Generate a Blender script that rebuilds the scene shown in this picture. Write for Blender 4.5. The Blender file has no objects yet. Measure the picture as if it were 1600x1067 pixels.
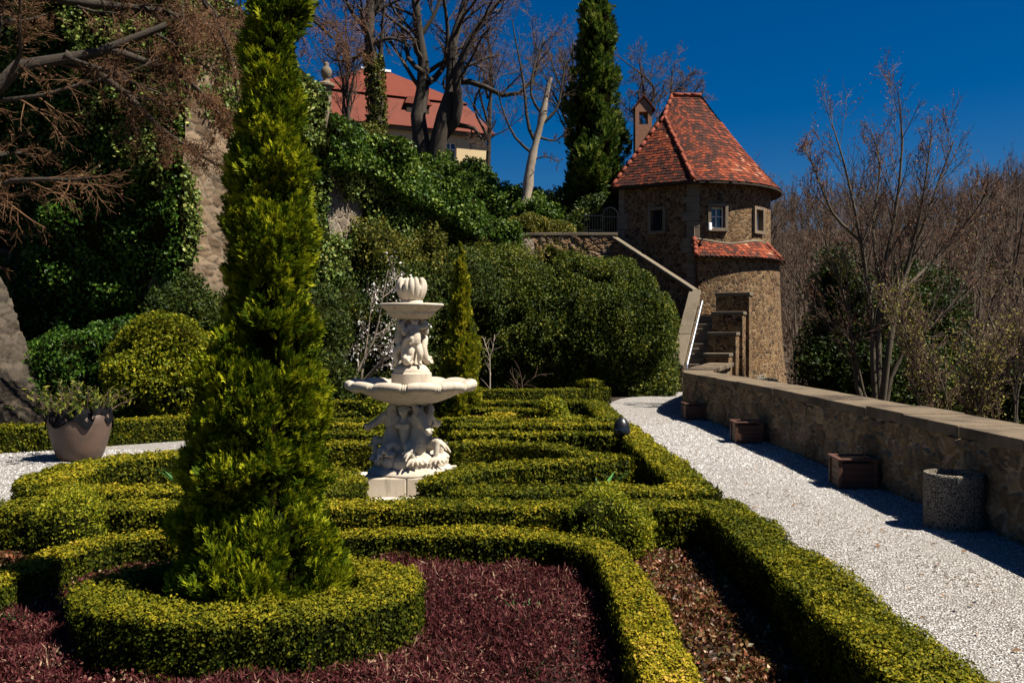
import bpy, math
import numpy as np
from mathutils import Vector

# ------------------------------------------------------------------ camera, light, exposure
scene = bpy.context.scene
cam_d = bpy.data.cameras.new("camera")
cam = bpy.data.objects.new("camera", cam_d)
scene.collection.objects.link(cam)
cam.location = (0, 0, 2.0)
cam.rotation_euler = (math.radians(90), 0, 0)
cam_d.sensor_width = 36.0
cam_d.lens = 31.5
cam_d.shift_y = -11.5 / 1600
cam_d.clip_start = 0.1
cam_d.clip_end = 3000
scene.camera = cam

SUNV = Vector((0.63, -0.22, 1.0)).normalized()
SUN_EL = math.asin(SUNV.z)
SUN_ROT = math.atan2(SUNV.x, SUNV.y)
world = bpy.data.worlds.new("World")
scene.world = world
world.use_nodes = True
wn = world.node_tree.nodes
wl = world.node_tree.links
sky = wn.new("ShaderNodeTexSky")
sky.sky_type = 'NISHITA'
sky.sun_disc = False
sky.sun_elevation = SUN_EL
sky.sun_rotation = SUN_ROT
sky.altitude = 800
sky.air_density = 1.0
sky.dust_density = 1.0
sky.ozone_density = 6.0
hs = wn.new("ShaderNodeHueSaturation")
hs.inputs['Hue'].default_value = 0.507
hs.inputs['Saturation'].default_value = 1.45
hs.inputs['Value'].default_value = 0.51
wl.new(sky.outputs[0], hs.inputs['Color'])
bg = wn['Background']
bg.inputs['Strength'].default_value = 0.05
wl.new(hs.outputs[0], bg.inputs['Color'])

sun_d = bpy.data.lights.new("sun", 'SUN')
sun_d.energy = 5.0
sun_d.angle = math.radians(0.5)
sun_d.color = (1.0, 0.93, 0.82)
sun = bpy.data.objects.new("sun", sun_d)
scene.collection.objects.link(sun)
sun.rotation_euler = SUNV.to_track_quat('Z', 'Y').to_euler()

scene.view_settings.view_transform = 'Standard'
scene.view_settings.look = 'None'
scene.view_settings.exposure = 1.38
scene.view_settings.gamma = 1.0
scene.cycles.max_bounces = 6
scene.cycles.diffuse_bounces = 4
scene.cycles.glossy_bounces = 2
scene.cycles.transparent_max_bounces = 6
scene.cycles.use_adaptive_sampling = True

# ------------------------------------------------------------------ helpers
COL = scene.collection
F0 = 1400.0


def at(px, py, d):
    """photo pixel + distance along the view -> place in the garden"""
    return np.array([(px - 800) / F0 * d, d, 2 - (py - 522) / F0 * d])


def on(px, py, z=0.0):
    """photo pixel + height above the gravel -> place"""
    d = (2 - z) * F0 / (py - 522)
    return np.array([(px - 800) / F0 * d, d, z])


def unit(a):
    return a / np.maximum(np.linalg.norm(a, axis=-1, keepdims=True), 1e-9)


def R(seed):
    return np.random.default_rng(seed)


def noise3(seed, freq, n=14):
    r = R(seed)
    k = r.normal(size=(n, 3)) * freq
    ph = r.uniform(0, 6.28, n)
    return lambda P: np.sin(np.asarray(P) @ k.T + ph).sum(-1) * math.sqrt(2.0 / n) * 0.7


class Geo:
    def __init__(s):
        s.V = []; s.F = []; s.n = 0

    def add(s, V, F, mat=0, tone=0.5):
        V = np.asarray(V, float).reshape(-1, 3)
        fl = F if isinstance(F, list) else [F]
        base = s.n
        s.V.append(V); s.n += len(V)
        for f in fl:
            f = np.asarray(f, int)
            if f.ndim == 1:
                f = f[None]
            if len(f) == 0:
                continue
            t = np.full(len(f), tone, float) if np.isscalar(tone) else np.asarray(tone, float)
            s.F.append((f + base, mat, t))
        return s

    def build(s, name, mats, parent=None, smooth=False, loc=None):
        me = bpy.data.meshes.new(name)
        V = np.concatenate(s.V)
        nf = sum(len(f) for f, _, _ in s.F)
        me.vertices.add(len(V))
        me.vertices.foreach_set('co', V.astype(np.float32).ravel())
        loops = np.concatenate([f.ravel() for f, _, _ in s.F])
        cnt = np.concatenate([np.full(len(f), f.shape[1]) for f, _, _ in s.F])
        st = np.concatenate([[0], np.cumsum(cnt)[:-1]])
        me.loops.add(len(loops))
        me.loops.foreach_set('vertex_index', loops.astype(np.int32))
        me.polygons.add(nf)
        me.polygons.foreach_set('loop_start', st.astype(np.int32))
        me.polygons.foreach_set('material_index',
                                np.concatenate([np.full(len(f), m) for f, m, _ in s.F]).astype(np.int32))
        me.polygons.foreach_set('use_smooth', np.full(nf, smooth, bool))
        a = me.attributes.new('tone', 'FLOAT', 'FACE')
        a.data.foreach_set('value', np.concatenate([t for _, _, t in s.F]).astype(np.float32))
        me.update(calc_edges=True)
        me.validate()
        for m in (mats if isinstance(mats, (list, tuple)) else [mats]):
            me.materials.append(m)
        o = bpy.data.objects.new(name, me)
        COL.objects.link(o)
        if parent is not None:
            o.parent = parent
        if loc is not None:
            o.location = loc
        return o


def tag(o, label=None, cat=None, group=None, kind=None):
    if label: o['label'] = label
    if cat: o['category'] = cat
    if group: o['group'] = group
    if kind: o['kind'] = kind
    return o


def thing(name, label, cat, loc=(0, 0, 0), rz=0.0, group=None):
    o = bpy.data.objects.new(name, None)
    o.empty_display_size = 0.2
    COL.objects.link(o)
    o.location = loc
    o.rotation_euler = (0, 0, rz)
    return tag(o, label, cat, group)


def copy_tree(o, parent=None):
    c = o.copy()
    COL.objects.link(c)
    if parent is not None:
        c.parent = parent
    for ch in [x for x in bpy.data.objects if x.parent == o]:
        copy_tree(ch, c)
    return c


def bevel(o, w=0.01, seg=2):
    m = o.modifiers.new('bevel', 'BEVEL')
    m.width = w; m.segments = seg; m.limit_method = 'ANGLE'
    return o


def box(g, c, s, rz=0.0, mat=0, tone=0.5, top=1.0):
    x, y, z = np.array(s) / 2
    V = np.array([[-x, -y, -z], [x, -y, -z], [x, y, -z], [-x, y, -z],
                  [-x * top, -y * top, z], [x * top, -y * top, z], [x * top, y * top, z], [-x * top, y * top, z]])
    ca, sa = math.cos(rz), math.sin(rz)
    V = np.c_[V[:, 0] * ca - V[:, 1] * sa, V[:, 0] * sa + V[:, 1] * ca, V[:, 2]] + np.array(c)
    g.add(V, np.array([[0, 3, 2, 1], [4, 5, 6, 7], [0, 1, 5, 4], [1, 2, 6, 5], [2, 3, 7, 6], [3, 0, 4, 7]]), mat, tone)


def beam(g, p0, p1, w, h, mat=0, tone=0.5):
    """rectangular bar between two points, w across (level), h upward"""
    p0 = np.array(p0, float); p1 = np.array(p1, float)
    t = unit(p1 - p0)
    a = np.cross(t, [0, 0, 1.0])
    a = unit(a) if np.linalg.norm(a) > 1e-4 else np.array([1.0, 0, 0])
    b = np.cross(a, t)
    V = []
    for p in (p0, p1):
        for i, j in ((-1, -1), (1, -1), (1, 1), (-1, 1)):
            V.append(p + a * i * w / 2 + b * j * h / 2)
    g.add(V, np.array([[0, 1, 2, 3], [7, 6, 5, 4], [0, 4, 5, 1], [1, 5, 6, 2], [2, 6, 7, 3], [3, 7, 4, 0]]), mat, tone)


def prism(g, poly, z0, z1, mat=0, tone=0.5):
    """vertical prism; z0, z1 may be arrays per corner"""
    poly = np.asarray(poly, float); n = len(poly)
    V = np.r_[np.c_[poly, np.broadcast_to(z0, n)], np.c_[poly, np.broadcast_to(z1, n)]]
    i = np.arange(n); j = (i + 1) % n
    g.add(V, [np.c_[i, j, j + n, i + n], np.arange(n)[::-1], np.arange(n) + n], mat, tone)


def gridF(nu, nv, wrap_u=False):
    """faces of a (nu, nv) grid of points"""
    i = np.arange(nu if wrap_u else nu - 1); j = np.arange(nv - 1)
    I, J = np.meshgrid(i, j, indexing='ij')
    I2 = (I + 1) % nu
    return np.stack([I * nv + J, I2 * nv + J, I2 * nv + J + 1, I * nv + J + 1], -1).reshape(-1, 4)


def lathe(g, prof, n=48, mat=0, tone=0.5, mod=None, c=(0, 0, 0)):
    prof = np.asarray(prof, float)
    a = np.linspace(0, 2 * np.pi, n, endpoint=False)
    r = prof[:, 0][None] * np.ones((n, 1)); z = prof[:, 1][None] * np.ones((n, 1))
    if mod is not None:
        r, z = mod(a[:, None], r, z)
    V = np.stack([r * np.cos(a)[:, None], r * np.sin(a)[:, None], z], -1) + np.array(c)
    g.add(V, gridF(n, len(prof), True), mat, tone)


def tubes(P, Rr, sides=5, cap=False):
    """P (B,K,3), Rr (B,K): one tube per polyline, all at once"""
    P = np.asarray(P, float); Rr = np.asarray(Rr, float)
    B, K, _ = P.shape
    T = np.gradient(P, axis=1)
    T = unit(T)
    ref = unit(P[:, -1] - P[:, 0])
    h = np.where(np.abs(ref[:, 2:3]) > 0.8, np.array([[1.0, 0.1, 0]]), np.array([[0, 0.1, 1.0]]))
    U = unit(h[:, None] - T * (T * h[:, None]).sum(-1, keepdims=True))
    W = np.cross(T, U)
    a = np.linspace(0, 2 * np.pi, sides, endpoint=False)
    ring = U[:, :, None] * np.cos(a)[None, None, :, None] + W[:, :, None] * np.sin(a)[None, None, :, None]
    V = P[:, :, None] + ring * Rr[:, :, None, None]
    i = np.arange(sides); j = (i + 1) % sides
    k = np.arange(K - 1)
    f = np.stack([k[:, None] * sides + i, k[:, None] * sides + j, (k[:, None] + 1) * sides + j,
                  (k[:, None] + 1) * sides + i], -1).reshape(-1, 4)
    F = (f[None] + (np.arange(B) * K * sides)[:, None, None]).reshape(-1, 4)
    return V.reshape(-1, 3), F


def tube(g, pts, r, sides=8, mat=0, tone=0.5):
    pts = np.asarray(pts, float)
    r = np.full(len(pts), r) if np.isscalar(r) else np.asarray(r, float)
    V, F = tubes(pts[None], r[None], sides)
    n = len(pts)
    g.add(V, [F, np.arange(sides)[::-1], np.arange(sides) + (n - 1) * sides], mat, tone)


def smooth_path(pts, step=0.1, closed=False):
    """Catmull-Rom through the points, resampled"""
    P = np.asarray(pts, float)
    if closed:
        Q = np.r_[P[-1:], P, P[:2]]
    else:
        Q = np.r_[2 * P[:1] - P[1:2], P, 2 * P[-1:] - P[-2:-1]]
    out = []
    for i in range(1, len(Q) - 2):
        n = max(2, int(np.linalg.norm(Q[i + 1] - Q[i]) / step))
        t = np.linspace(0, 1, n, endpoint=False)[:, None]
        a, b, c, d = Q[i - 1], Q[i], Q[i + 1], Q[i + 2]
        out.append(0.5 * ((2 * b) + (c - a) * t + (2 * a - 5 * b + 4 * c - d) * t ** 2 + (3 * b - a - 3 * c + d) * t ** 3))
    out = np.concatenate(out)
    return out if closed else np.r_[out, P[-1:]]


def poly_path(pts, step=0.1):
    P = np.asarray(pts, float); out = []
    for a, b in zip(P[:-1], P[1:]):
        n = max(1, int(np.linalg.norm(b - a) / step))
        out.append(a + (b - a) * np.linspace(0, 1, n, endpoint=False)[:, None])
    return np.r_[np.concatenate(out), P[-1:]]


def sample(V, F, density, rng):
    """points and normals spread evenly over quads"""
    V = np.asarray(V); a, b, c, d = (V[F[:, i]] for i in range(4))
    T = np.concatenate([np.stack([a, b, c], 1), np.stack([a, c, d], 1)])
    nn = np.cross(T[:, 1] - T[:, 0], T[:, 2] - T[:, 0])
    ar = np.linalg.norm(nn, axis=1) / 2
    n = rng.poisson(ar.sum() * density)
    cs = np.cumsum(ar)
    idx = np.minimum(np.searchsorted(cs, rng.random(n) * cs[-1]), len(ar) - 1)
    u, v = rng.random((2, n))
    m = u + v > 1
    u[m] = 1 - u[m]; v[m] = 1 - v[m]
    t = T[idx]
    P = t[:, 0] + (t[:, 1] - t[:, 0]) * u[:, None] + (t[:, 2] - t[:, 0]) * v[:, None]
    return P, unit(nn[idx])


QF = np.array([0, 1, 2, 3])


def leaves(rng, P, N, L, W, flat=0.5, up=0.0, lift=(-0.02, 0.02), fold=0.12, var=0.35):
    n = len(P)
    nn = unit(N * flat + unit(rng.normal(size=(n, 3))) * (1 - flat))
    d = rng.normal(size=(n, 3)) + np.array([0, 0, up]) + N * abs(up) * 0.4
    d = unit(d - nn * (d * nn).sum(-1, keepdims=True))
    s = np.cross(nn, d)
    k = (1 + rng.uniform(-var, var, n))[:, None] * np.broadcast_to(np.asarray(1.0), (n, 1))
    Lk = (np.asarray(L) * np.ones(n))[:, None] * k
    Wk = (np.asarray(W) * np.ones(n))[:, None] * k
    c = P + N * rng.uniform(*lift, n)[:, None]
    V = np.stack([c - d * Lk * .5, c + s * Wk * .5 + nn * fold * Wk, c + d * Lk * .5, c - s * Wk * .5 + nn * fold * Wk], 1)
    return V.reshape(-1, 3), (np.arange(n)[:, None] * 4 + QF)


def sprays(rng, P, D, size, nl=9, wid=0.09, droop=0.0):
    """flat fans of scale-leaf sprays, as on thuja: P points, D directions"""
    n = len(P)
    D = unit(D + rng.normal(size=(n, 3)) * 0.25)
    b = unit(rng.normal(size=(n, 3)))
    c = unit(np.cross(D, b))
    sz = size * rng.uniform(0.6, 1.35, n)
    V = []
    for j in range(nl):
        t = j / (nl - 1)
        side = 1 if j % 2 else -1
        if j == nl - 1:
            side = 0
        ang = side * (0.75 - 0.35 * t)
        base = P + D * (sz * t * 0.62)[:, None]
        dr = D * math.cos(ang) + c * math.sin(ang)
        dr = unit(dr + rng.normal(size=(n, 3)) * 0.12 + np.array([0, 0, -droop]))
        ln = (sz * (0.55 - 0.22 * t))[:, None]
        w = (sz * wid)[:, None]
        nrm = unit(np.cross(D, c) + rng.normal(size=(n, 3)) * 0.35)
        s = unit(np.cross(dr, nrm))
        V.append(np.stack([base, base + dr * ln * .5 + s * w, base + dr * ln, base + dr * ln * .5 - s * w], 1))
    V = np.stack(V, 1)
    return V.reshape(-1, 3), (np.arange(n * nl)[:, None] * 4 + QF), np.repeat(rng.random(n), nl)


# ------------------------------------------------------------------ materials
class NT:
    def __init__(s, name):
        s.m = bpy.data.materials.new(name)
        s.m.use_nodes = True
        s.t = s.m.node_tree
        s.b = s.t.nodes['Principled BSDF']
        s.out = s.t.nodes['Material Output']

    def n(s, typ, **kw):
        o = s.t.nodes.new(typ)
        for k, v in kw.items():
            if k in o.inputs:
                s.set(o.inputs[k], v)
            else:
                setattr(o, k, v)
        return o

    def set(s, sock, v):
        if isinstance(v, bpy.types.NodeSocket):
            s.t.links.new(v, sock)
        else:
            sock.default_value = v

    def pos(s, sc=(1, 1, 1)):
        tc = s.n('ShaderNodeTexCoord')
        mp = s.n('ShaderNodeMapping', Vector=tc.outputs['Object'], Scale=sc)
        return mp.outputs[0]

    def noise(s, vec, scale, detail=4, rough=0.6):
        return s.n('ShaderNodeTexNoise', Vector=vec, Scale=scale, Detail=detail, Roughness=rough).outputs['Fac']

    def ramp(s, fac, stops):
        r = s.n('ShaderNodeValToRGB')
        s.t.links.new(fac, r.inputs[0])
        e = r.color_ramp.elements
        while len(e) < len(stops):
            e.new(0.5)
        for el, (p, c) in zip(e, stops):
            el.position = p
            el.color = (*c, 1) if len(c) == 3 else c
        return r.outputs[0]

    def mix(s, f, a, b, mode='MIX'):
        m = s.n('ShaderNodeMix', data_type='RGBA', blend_type=mode)
        s.set(m.inputs[0], f)
        for i, v in ((6, a), (7, b)):
            s.set(m.inputs[i], v if isinstance(v, bpy.types.NodeSocket) else (*v, 1))
        return m.outputs[2]

    def math(s, op, a, b=0.0, clamp=False):
        m = s.n('ShaderNodeMath', operation=op, use_clamp=clamp)
        s.set(m.inputs[0], a); s.set(m.inputs[1], b)
        return m.outputs[0]

    def bump(s, h, strength=0.5, dist=0.02):
        b = s.n('ShaderNodeBump', Height=h, Strength=strength, Distance=dist)
        s.t.links.new(b.outputs[0], s.b.inputs['Normal'])

    def tone(s):
        return s.n('ShaderNodeAttribute', attribute_name='tone').outputs['Fac']

    def fin(s, col=None, rough=0.8, spec=0.2, metal=0.0):
        if col is not None:
            s.set(s.b.inputs['Base Color'], col if isinstance(col, bpy.types.NodeSocket) else (*col, 1))
        s.set(s.b.inputs['Roughness'], rough)
        s.b.inputs['Specular IOR Level'].default_value = spec
        s.b.inputs['Metallic'].default_value = metal
        return s.m


def leaf_mat(name, stops, rough=0.5, spec=0.25, trans=0.25, patch=0.25, pscale=2.0):
    t = NT(name)
    f = t.tone()
    nz = t.noise(t.pos(), pscale, 2)
    f2 = t.math('ADD', f, t.math('MULTIPLY', t.math('SUBTRACT', nz, 0.5), patch * 2), True)
    c = t.ramp(f2, stops)
    t.fin(c, rough, spec)
    if trans > 0:
        tr = t.n('ShaderNodeBsdfTranslucent', Color=c)
        mx = t.n('ShaderNodeMixShader')
        mx.inputs[0].default_value = trans
        t.t.links.new(t.b.outputs[0], mx.inputs[1])
        t.t.links.new(tr.outputs[0], mx.inputs[2])
        t.t.links.new(mx.outputs[0], t.out.inputs[0])
    return t.m


def masonry(name, scale, stones, mortar, gap=0.06, sc=(1, 1, 1.25), bump=0.6, dist=0.05, dirt=0.5, rough=0.9):
    t = NT(name)
    v = t.pos(sc)
    wv = t.n('ShaderNodeTexNoise', Vector=v, Scale=scale * 0.9, Detail=2)
    vv = t.n('ShaderNodeVectorMath', operation='MULTIPLY_ADD')
    t.t.links.new(wv.outputs['Color'], vv.inputs[0])
    vv.inputs[1].default_value = (0.22, 0.22, 0.22)
    t.t.links.new(v, vv.inputs[2])
    cell = t.n('ShaderNodeTexVoronoi', Vector=vv.outputs[0], Scale=scale, Randomness=0.9)
    edge = t.n('ShaderNodeTexVoronoi', Vector=vv.outputs[0], Scale=scale, Randomness=0.9, feature='DISTANCE_TO_EDGE')
    sep = t.n('ShaderNodeSeparateColor', Color=cell.outputs['Color'])
    base = t.ramp(sep.outputs[0], stones)
    fine = t.noise(t.pos(), 14, 6, 0.7)
    big = t.noise(t.pos(), 0.9, 3)
    base = t.mix(t.math('MULTIPLY', fine, 0.75), base, (0.03, 0.025, 0.02), 'MULTIPLY')
    base = t.mix(t.math('MULTIPLY', t.math('SUBTRACT', big, 0.45, True), dirt * 3, True), base, (0.045, 0.036, 0.026))
    em = t.math('MULTIPLY', t.math('SUBTRACT', t.math('ADD', edge.outputs['Distance'], t.math('MULTIPLY', t.math('SUBTRACT', fine, 0.5), 0.05)), gap * 0.5), 1 / gap, True)
    c = t.mix(em, mortar, base)
    t.bump(t.math('ADD', t.math('MULTIPLY', t.math('MINIMUM', edge.outputs['Distance'], 0.16), 5), t.math('MULTIPLY', fine, 0.6)), bump, dist)
    return t.fin(c, rough, 0.15)


def stone_mat(name, a, b, stain, scale=6, bump=0.3, dist=0.01, stain_amt=0.5, rough=0.85, spec=0.2):
    t = NT(name)
    p = t.pos()
    n1 = t.noise(p, scale, 8, 0.65)
    n2 = t.noise(p, scale * 0.22, 4)
    c = t.mix(n1, a, b)
    c = t.mix(t.math('MULTIPLY', t.math('SUBTRACT', n2, 0.48, True), stain_amt * 5, True), c, stain)
    t.bump(t.noise(p, scale * 5, 6, 0.7), bump, dist)
    return t.fin(c, rough, spec)


M = {}
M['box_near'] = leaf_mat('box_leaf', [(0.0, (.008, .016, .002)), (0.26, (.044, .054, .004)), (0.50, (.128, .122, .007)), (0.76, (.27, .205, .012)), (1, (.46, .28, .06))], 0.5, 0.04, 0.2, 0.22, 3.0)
M['box_core'] = stone_mat('box_twigs', (.006, .009, .002), (.016, .016, .004), (.004, .004, .002), 30, 0.3, 0.01, spec=0.0)
M['tall_hedge'] = leaf_mat('hedge_leaf', [(0, (.008, .016, .003)), (.45, (.034, .056, .006)), (.75, (.11, .122, .012)), (1, (.27, .25, .04))], .5, .12, .25, .2, .8)
M['yew'] = leaf_mat('yew_leaf', [(0, (.006, .014, .003)), (.5, (.024, .042, .006)), (.8, (.065, .080, .01)), (1, (.16, .15, .02))], .5, .12, .2, .2, .8)
M['olive_shrub'] = leaf_mat('olive_leaf', [(0, (.018, .026, .004)), (.4, (.07, .078, .010)), (.75, (.17, .150, .02)), (1, (.34, .27, .06))], .5, .12, .25, .2, 1.2)
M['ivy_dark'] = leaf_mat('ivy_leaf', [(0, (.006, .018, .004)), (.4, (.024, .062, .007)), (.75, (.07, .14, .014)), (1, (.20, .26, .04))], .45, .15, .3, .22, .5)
M['ivy_sunlit'] = leaf_mat('ivy_sunlit_leaf', [(0, (.02, .045, .008)), (.4, (.075, .12, .02)), (.75, (.18, .21, .045)), (1, (.40, .37, .12))], .45, .15, .25, .22, .5)  # paler copy of the ivy leaf, sunlight put into its colour
M['laurel'] = leaf_mat('laurel_leaf', [(0, (.008, .022, .004)), (.5, (.040, .085, .008)), (.8, (.12, .18, .018)), (1, (.28, .31, .06))], .45, .15, .25, .2, .6)
M['thuja'] = leaf_mat('thuja_spray', [(0, (.010, .022, .002)), (.36, (.048, .078, .004)), (.68, (.165, .190, .006)), (1, (.42, .42, .02))], .55, .05, .30, .25, 1.6)
M['thuja_core'] = stone_mat('thuja_inside', (.003, .004, .001), (.008, .006, .002), (.002, .002, .001), 20, .3, .01, spec=0.0)
M['conifer'] = leaf_mat('conifer_spray', [(0, (.010, .024, .005)), (.5, (.040, .075, .010)), (.8, (.10, .13, .015)), (1, (.20, .21, .04))], .5, .12, .3, .25, .5)
M['gold_shrub'] = leaf_mat('gold_shrub_leaf', [(0, (.03, .055, .004)), (.4, (.12, .14, .008)), (.8, (.29, .27, .012)), (1, (.48, .38, .04))], .5, .10, .3, .2, 3)
M['barberry'] = leaf_mat('dark_red_twig', [(0, (.010, .003, .003)), (.35, (.040, .008, .009)), (.65, (.078, .018, .019)), (.86, (.125, .055, .042)), (1, (.28, .19, .12))], .6, .08, .1, .25, 2.5)
M['creeper'] = leaf_mat('red_green_leaf', [(0, (.02, .008, .004)), (.3, (.09, .025, .012)), (.55, (.06, .06, .012)), (.8, (.20, .055, .03)), (1, (.38, .25, .12))], .45, .3, .15, .2, 3)
M['sprout'] = leaf_mat('sprout_leaf', [(0, (.03, .12, .03)), (1, (.10, .28, .07))], .4, .35, .2, .1, 3)
M['bud'] = leaf_mat('bud_leaf', [(0, (.12, .11, .02)), (1, (.34, .30, .05))], .5, .2, .3, .1, 1)
M['browntip'] = leaf_mat('brown_bud', [(0, (.10, .045, .02)), (1, (.20, .095, .045))], .6, .1, .3, .1, 1)
M['blossom'] = leaf_mat('white_petal', [(0, (.65, .60, .58)), (1, (.85, .83, .80))], .5, .2, .3, .1, 1)
M['litter'] = leaf_mat('dry_leaf', [(0, (.05, .025, .012)), (1, (.24, .13, .06))], .7, .15, .1, .1, 1)

M['statue'] = stone_mat('carved_sandstone', (.37, .32, .25), (.44, .39, .315), (.24, .18, .125), 7, .35, .006, .55, .85, .10)
t = NT('weathered_statue')
p = t.pos()
n1 = t.noise(p, 7, 8, .65); n2 = t.noise(p, 1.6, 4); st_n = t.noise(t.pos((9, 9, 1.1)), 1.6, 5, .6)
c = t.mix(n1, (.37, .315, .245), (.44, .39, .31))
c = t.mix(t.math('MULTIPLY', t.math('SUBTRACT', n2, .50, True), 3.0, True), c, (.26, .205, .145))
c = t.mix(t.math('MULTIPLY', t.math('SUBTRACT', st_n, .54, True), 4.0, True), c, (.19, .155, .115))
t.bump(t.noise(p, 38, 6, .7), .35, .006)
M['statue'] = t.fin(c, .85, .10)
M['coping'] = stone_mat('weathered_coping', (.070, .052, .032), (.165, .125, .082), (.026, .018, .012), 5, .8, .02, .9)
M['coping_pale'] = stone_mat('pale_coping', (.085, .068, .046), (.155, .126, .088), (.045, .036, .024), 5, .5, .012, .5)
M['quoin'] = stone_mat('dressed_sandstone', (.12, .092, .062), (.185, .145, .10), (.065, .048, .032), 5, .4, .01, .5)
M['step'] = stone_mat('worn_step', (.13, .105, .082), (.23, .19, .148), (.08, .064, .05), 5, .4, .01, .5)
M['paving'] = stone_mat('pale_paving', (.42, .38, .33), (.55, .50, .44), (.30, .26, .22), 8, .3, .006, .4)
M['rock'] = stone_mat('rock_face', (.13, .115, .085), (.25, .22, .165), (.05, .055, .03), 2.0, .9, .10, .8)
M['wall_par'] = masonry('parapet_masonry', 3.6, [(0, (.050, .032, .020)), (.3, (.15, .098, .054)), (.6, (.21, .145, .08)), (.85, (.28, .20, .12)), (1, (.09, .06, .045))], (.20, .155, .105), .035, (1, 1, .62), .7, .05, .45)
M['wall_tower'] = masonry('tower_masonry', 5.8, [(0, (.035, .022, .014)), (.25, (.15, .080, .034)), (.5, (.085, .052, .028)), (.75, (.20, .115, .048)), (1, (.26, .18, .10))], (.24, .165, .090), .035, (1, 1, 1.1), .6, .04, .35)
M['wall_terrace'] = masonry('terrace_masonry', 2.9, [(0, (.11, .06, .03)), (.4, (.22, .125, .055)), (.7, (.29, .18, .09)), (1, (.14, .10, .07))], (.33, .26, .18), .04, (1, 1, 1.2), .7, .05, .2)
M['wall_castle'] = masonry('castle_masonry', 2.6, [(0, (.13, .09, .055)), (.4, (.21, .15, .095)), (.7, (.28, .205, .135)), (1, (.17, .135, .10))], (.24, .185, .13), .035, (1, 1, 1.35), .8, .08, .3)
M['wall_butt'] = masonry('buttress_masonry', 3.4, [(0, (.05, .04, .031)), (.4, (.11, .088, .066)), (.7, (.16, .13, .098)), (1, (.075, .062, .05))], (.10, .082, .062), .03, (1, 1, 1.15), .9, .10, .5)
M['wall_pale'] = masonry('pale_rubble', 4.0, [(0, (.11, .083, .056)), (.5, (.18, .145, .106)), (1, (.24, .20, .15))], (.21, .172, .128), .05, (1, 1, .8), .8, .05, .25)


def tile_mat():
    t = NT('clay_tile')
    f = t.tone()
    c = t.ramp(f, [(0, (.032, .016, .013)), (.28, (.052, .020, .014)), (.46, (.105, .026, .014)), (.76, (.185, .040, .018)), (.96, (.25, .064, .028)), (1, (.30, .14, .08))])
    nz = t.noise(t.pos(), 9, 5, .7)
    c = t.mix(t.math('MULTIPLY', t.math('SUBTRACT', nz, .45, True), 3.0, True), c, (.05, .022, .018))
    t.bump(t.noise(t.pos(), 40, 3), .3, .01)
    return t.fin(c, .85, .08)


M['tile'] = tile_mat()


def stones_mat(name, mortar, stones):
    t = NT(name)
    c = t.ramp(t.tone(), [(0, mortar), (.06, mortar)] + [(.09 + .91 * p, q) for p, q in stones])
    p = t.pos()
    fine = t.noise(p, 24, 6, .7); big = t.noise(p, 1.3, 4)
    c = t.mix(t.math('MULTIPLY', fine, .8), c, (.12, .10, .08), 'MULTIPLY')
    c = t.mix(t.math('MULTIPLY', t.math('SUBTRACT', big, .46, True), 2.6, True), c, (.030, .022, .014))
    t.bump(fine, .6, .02)
    return t.fin(c, .85, .2)


M['st_par'] = stones_mat('parapet_stones', (.44, .34, .22), [(0, (.15, .108, .058)), (.3, (.24, .158, .083)), (.6, (.30, .205, .11)), (.85, (.37, .265, .155)), (1, (.20, .115, .062))])
M['st_castle'] = stones_mat('castle_stones', (.23, .175, .12), [(0, (.13, .083, .048)), (.4, (.21, .145, .086)), (.7, (.28, .20, .125)), (1, (.18, .135, .09))])
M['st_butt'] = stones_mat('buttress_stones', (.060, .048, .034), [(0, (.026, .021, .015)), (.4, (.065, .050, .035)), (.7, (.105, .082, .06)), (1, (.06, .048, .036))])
M['st_terrace'] = stones_mat('terrace_stones', (.32, .25, .17), [(0, (.10, .055, .03)), (.4, (.24, .13, .058)), (.7, (.31, .19, .09)), (1, (.15, .11, .08))])
M['ridge'] = stone_mat('ridge_tile', (.15, .032, .016), (.20, .050, .026), (.075, .02, .013), 7, .3, .01, .4)
M['eave'] = stone_mat('eave_timber', (.02, .013, .009), (.035, .024, .016), (.012, .009, .007), 8, .3, .01)


def gravel_mat():
    t = NT('gravel')
    p = t.pos()
    v = t.n('ShaderNodeTexVoronoi', Vector=p, Scale=58.0)
    v2 = t.n('ShaderNodeTexVoronoi', Vector=p, Scale=110.0)
    sep = t.n('ShaderNodeSeparateColor', Color=v.outputs['Color'])
    c = t.ramp(sep.outputs[0], [(0, (.15, .135, .12)), (.35, (.34, .32, .30)), (.7, (.48, .46, .44)), (1, (.63, .61, .58))])
    dk = t.math('MULTIPLY', t.math('SUBTRACT', v.outputs['Distance'], .37, True), 3.2, True)
    c = t.mix(dk, c, (.12, .105, .09))
    big = t.noise(t.n('ShaderNodeMapping', Vector=p, Scale=(1, .45, 1)).outputs[0], .85, 4)
    c = t.mix(t.math('MULTIPLY', t.math('SUBTRACT', big, .50, True), 6.0, True), c, (.25, .235, .215))
    sp = t.noise(p, 26, 2, .5)
    c = t.mix(t.math('MULTIPLY', t.math('SUBTRACT', sp, .66, True), 9.0, True), c, (.12, .095, .075))
    t.bump(t.math('SUBTRACT', 1.0, t.math('ADD', v.outputs['Distance'], t.math('MULTIPLY', v2.outputs['Distance'], .5))), 1.0, .02)
    return t.fin(c, .9, .15)


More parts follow.
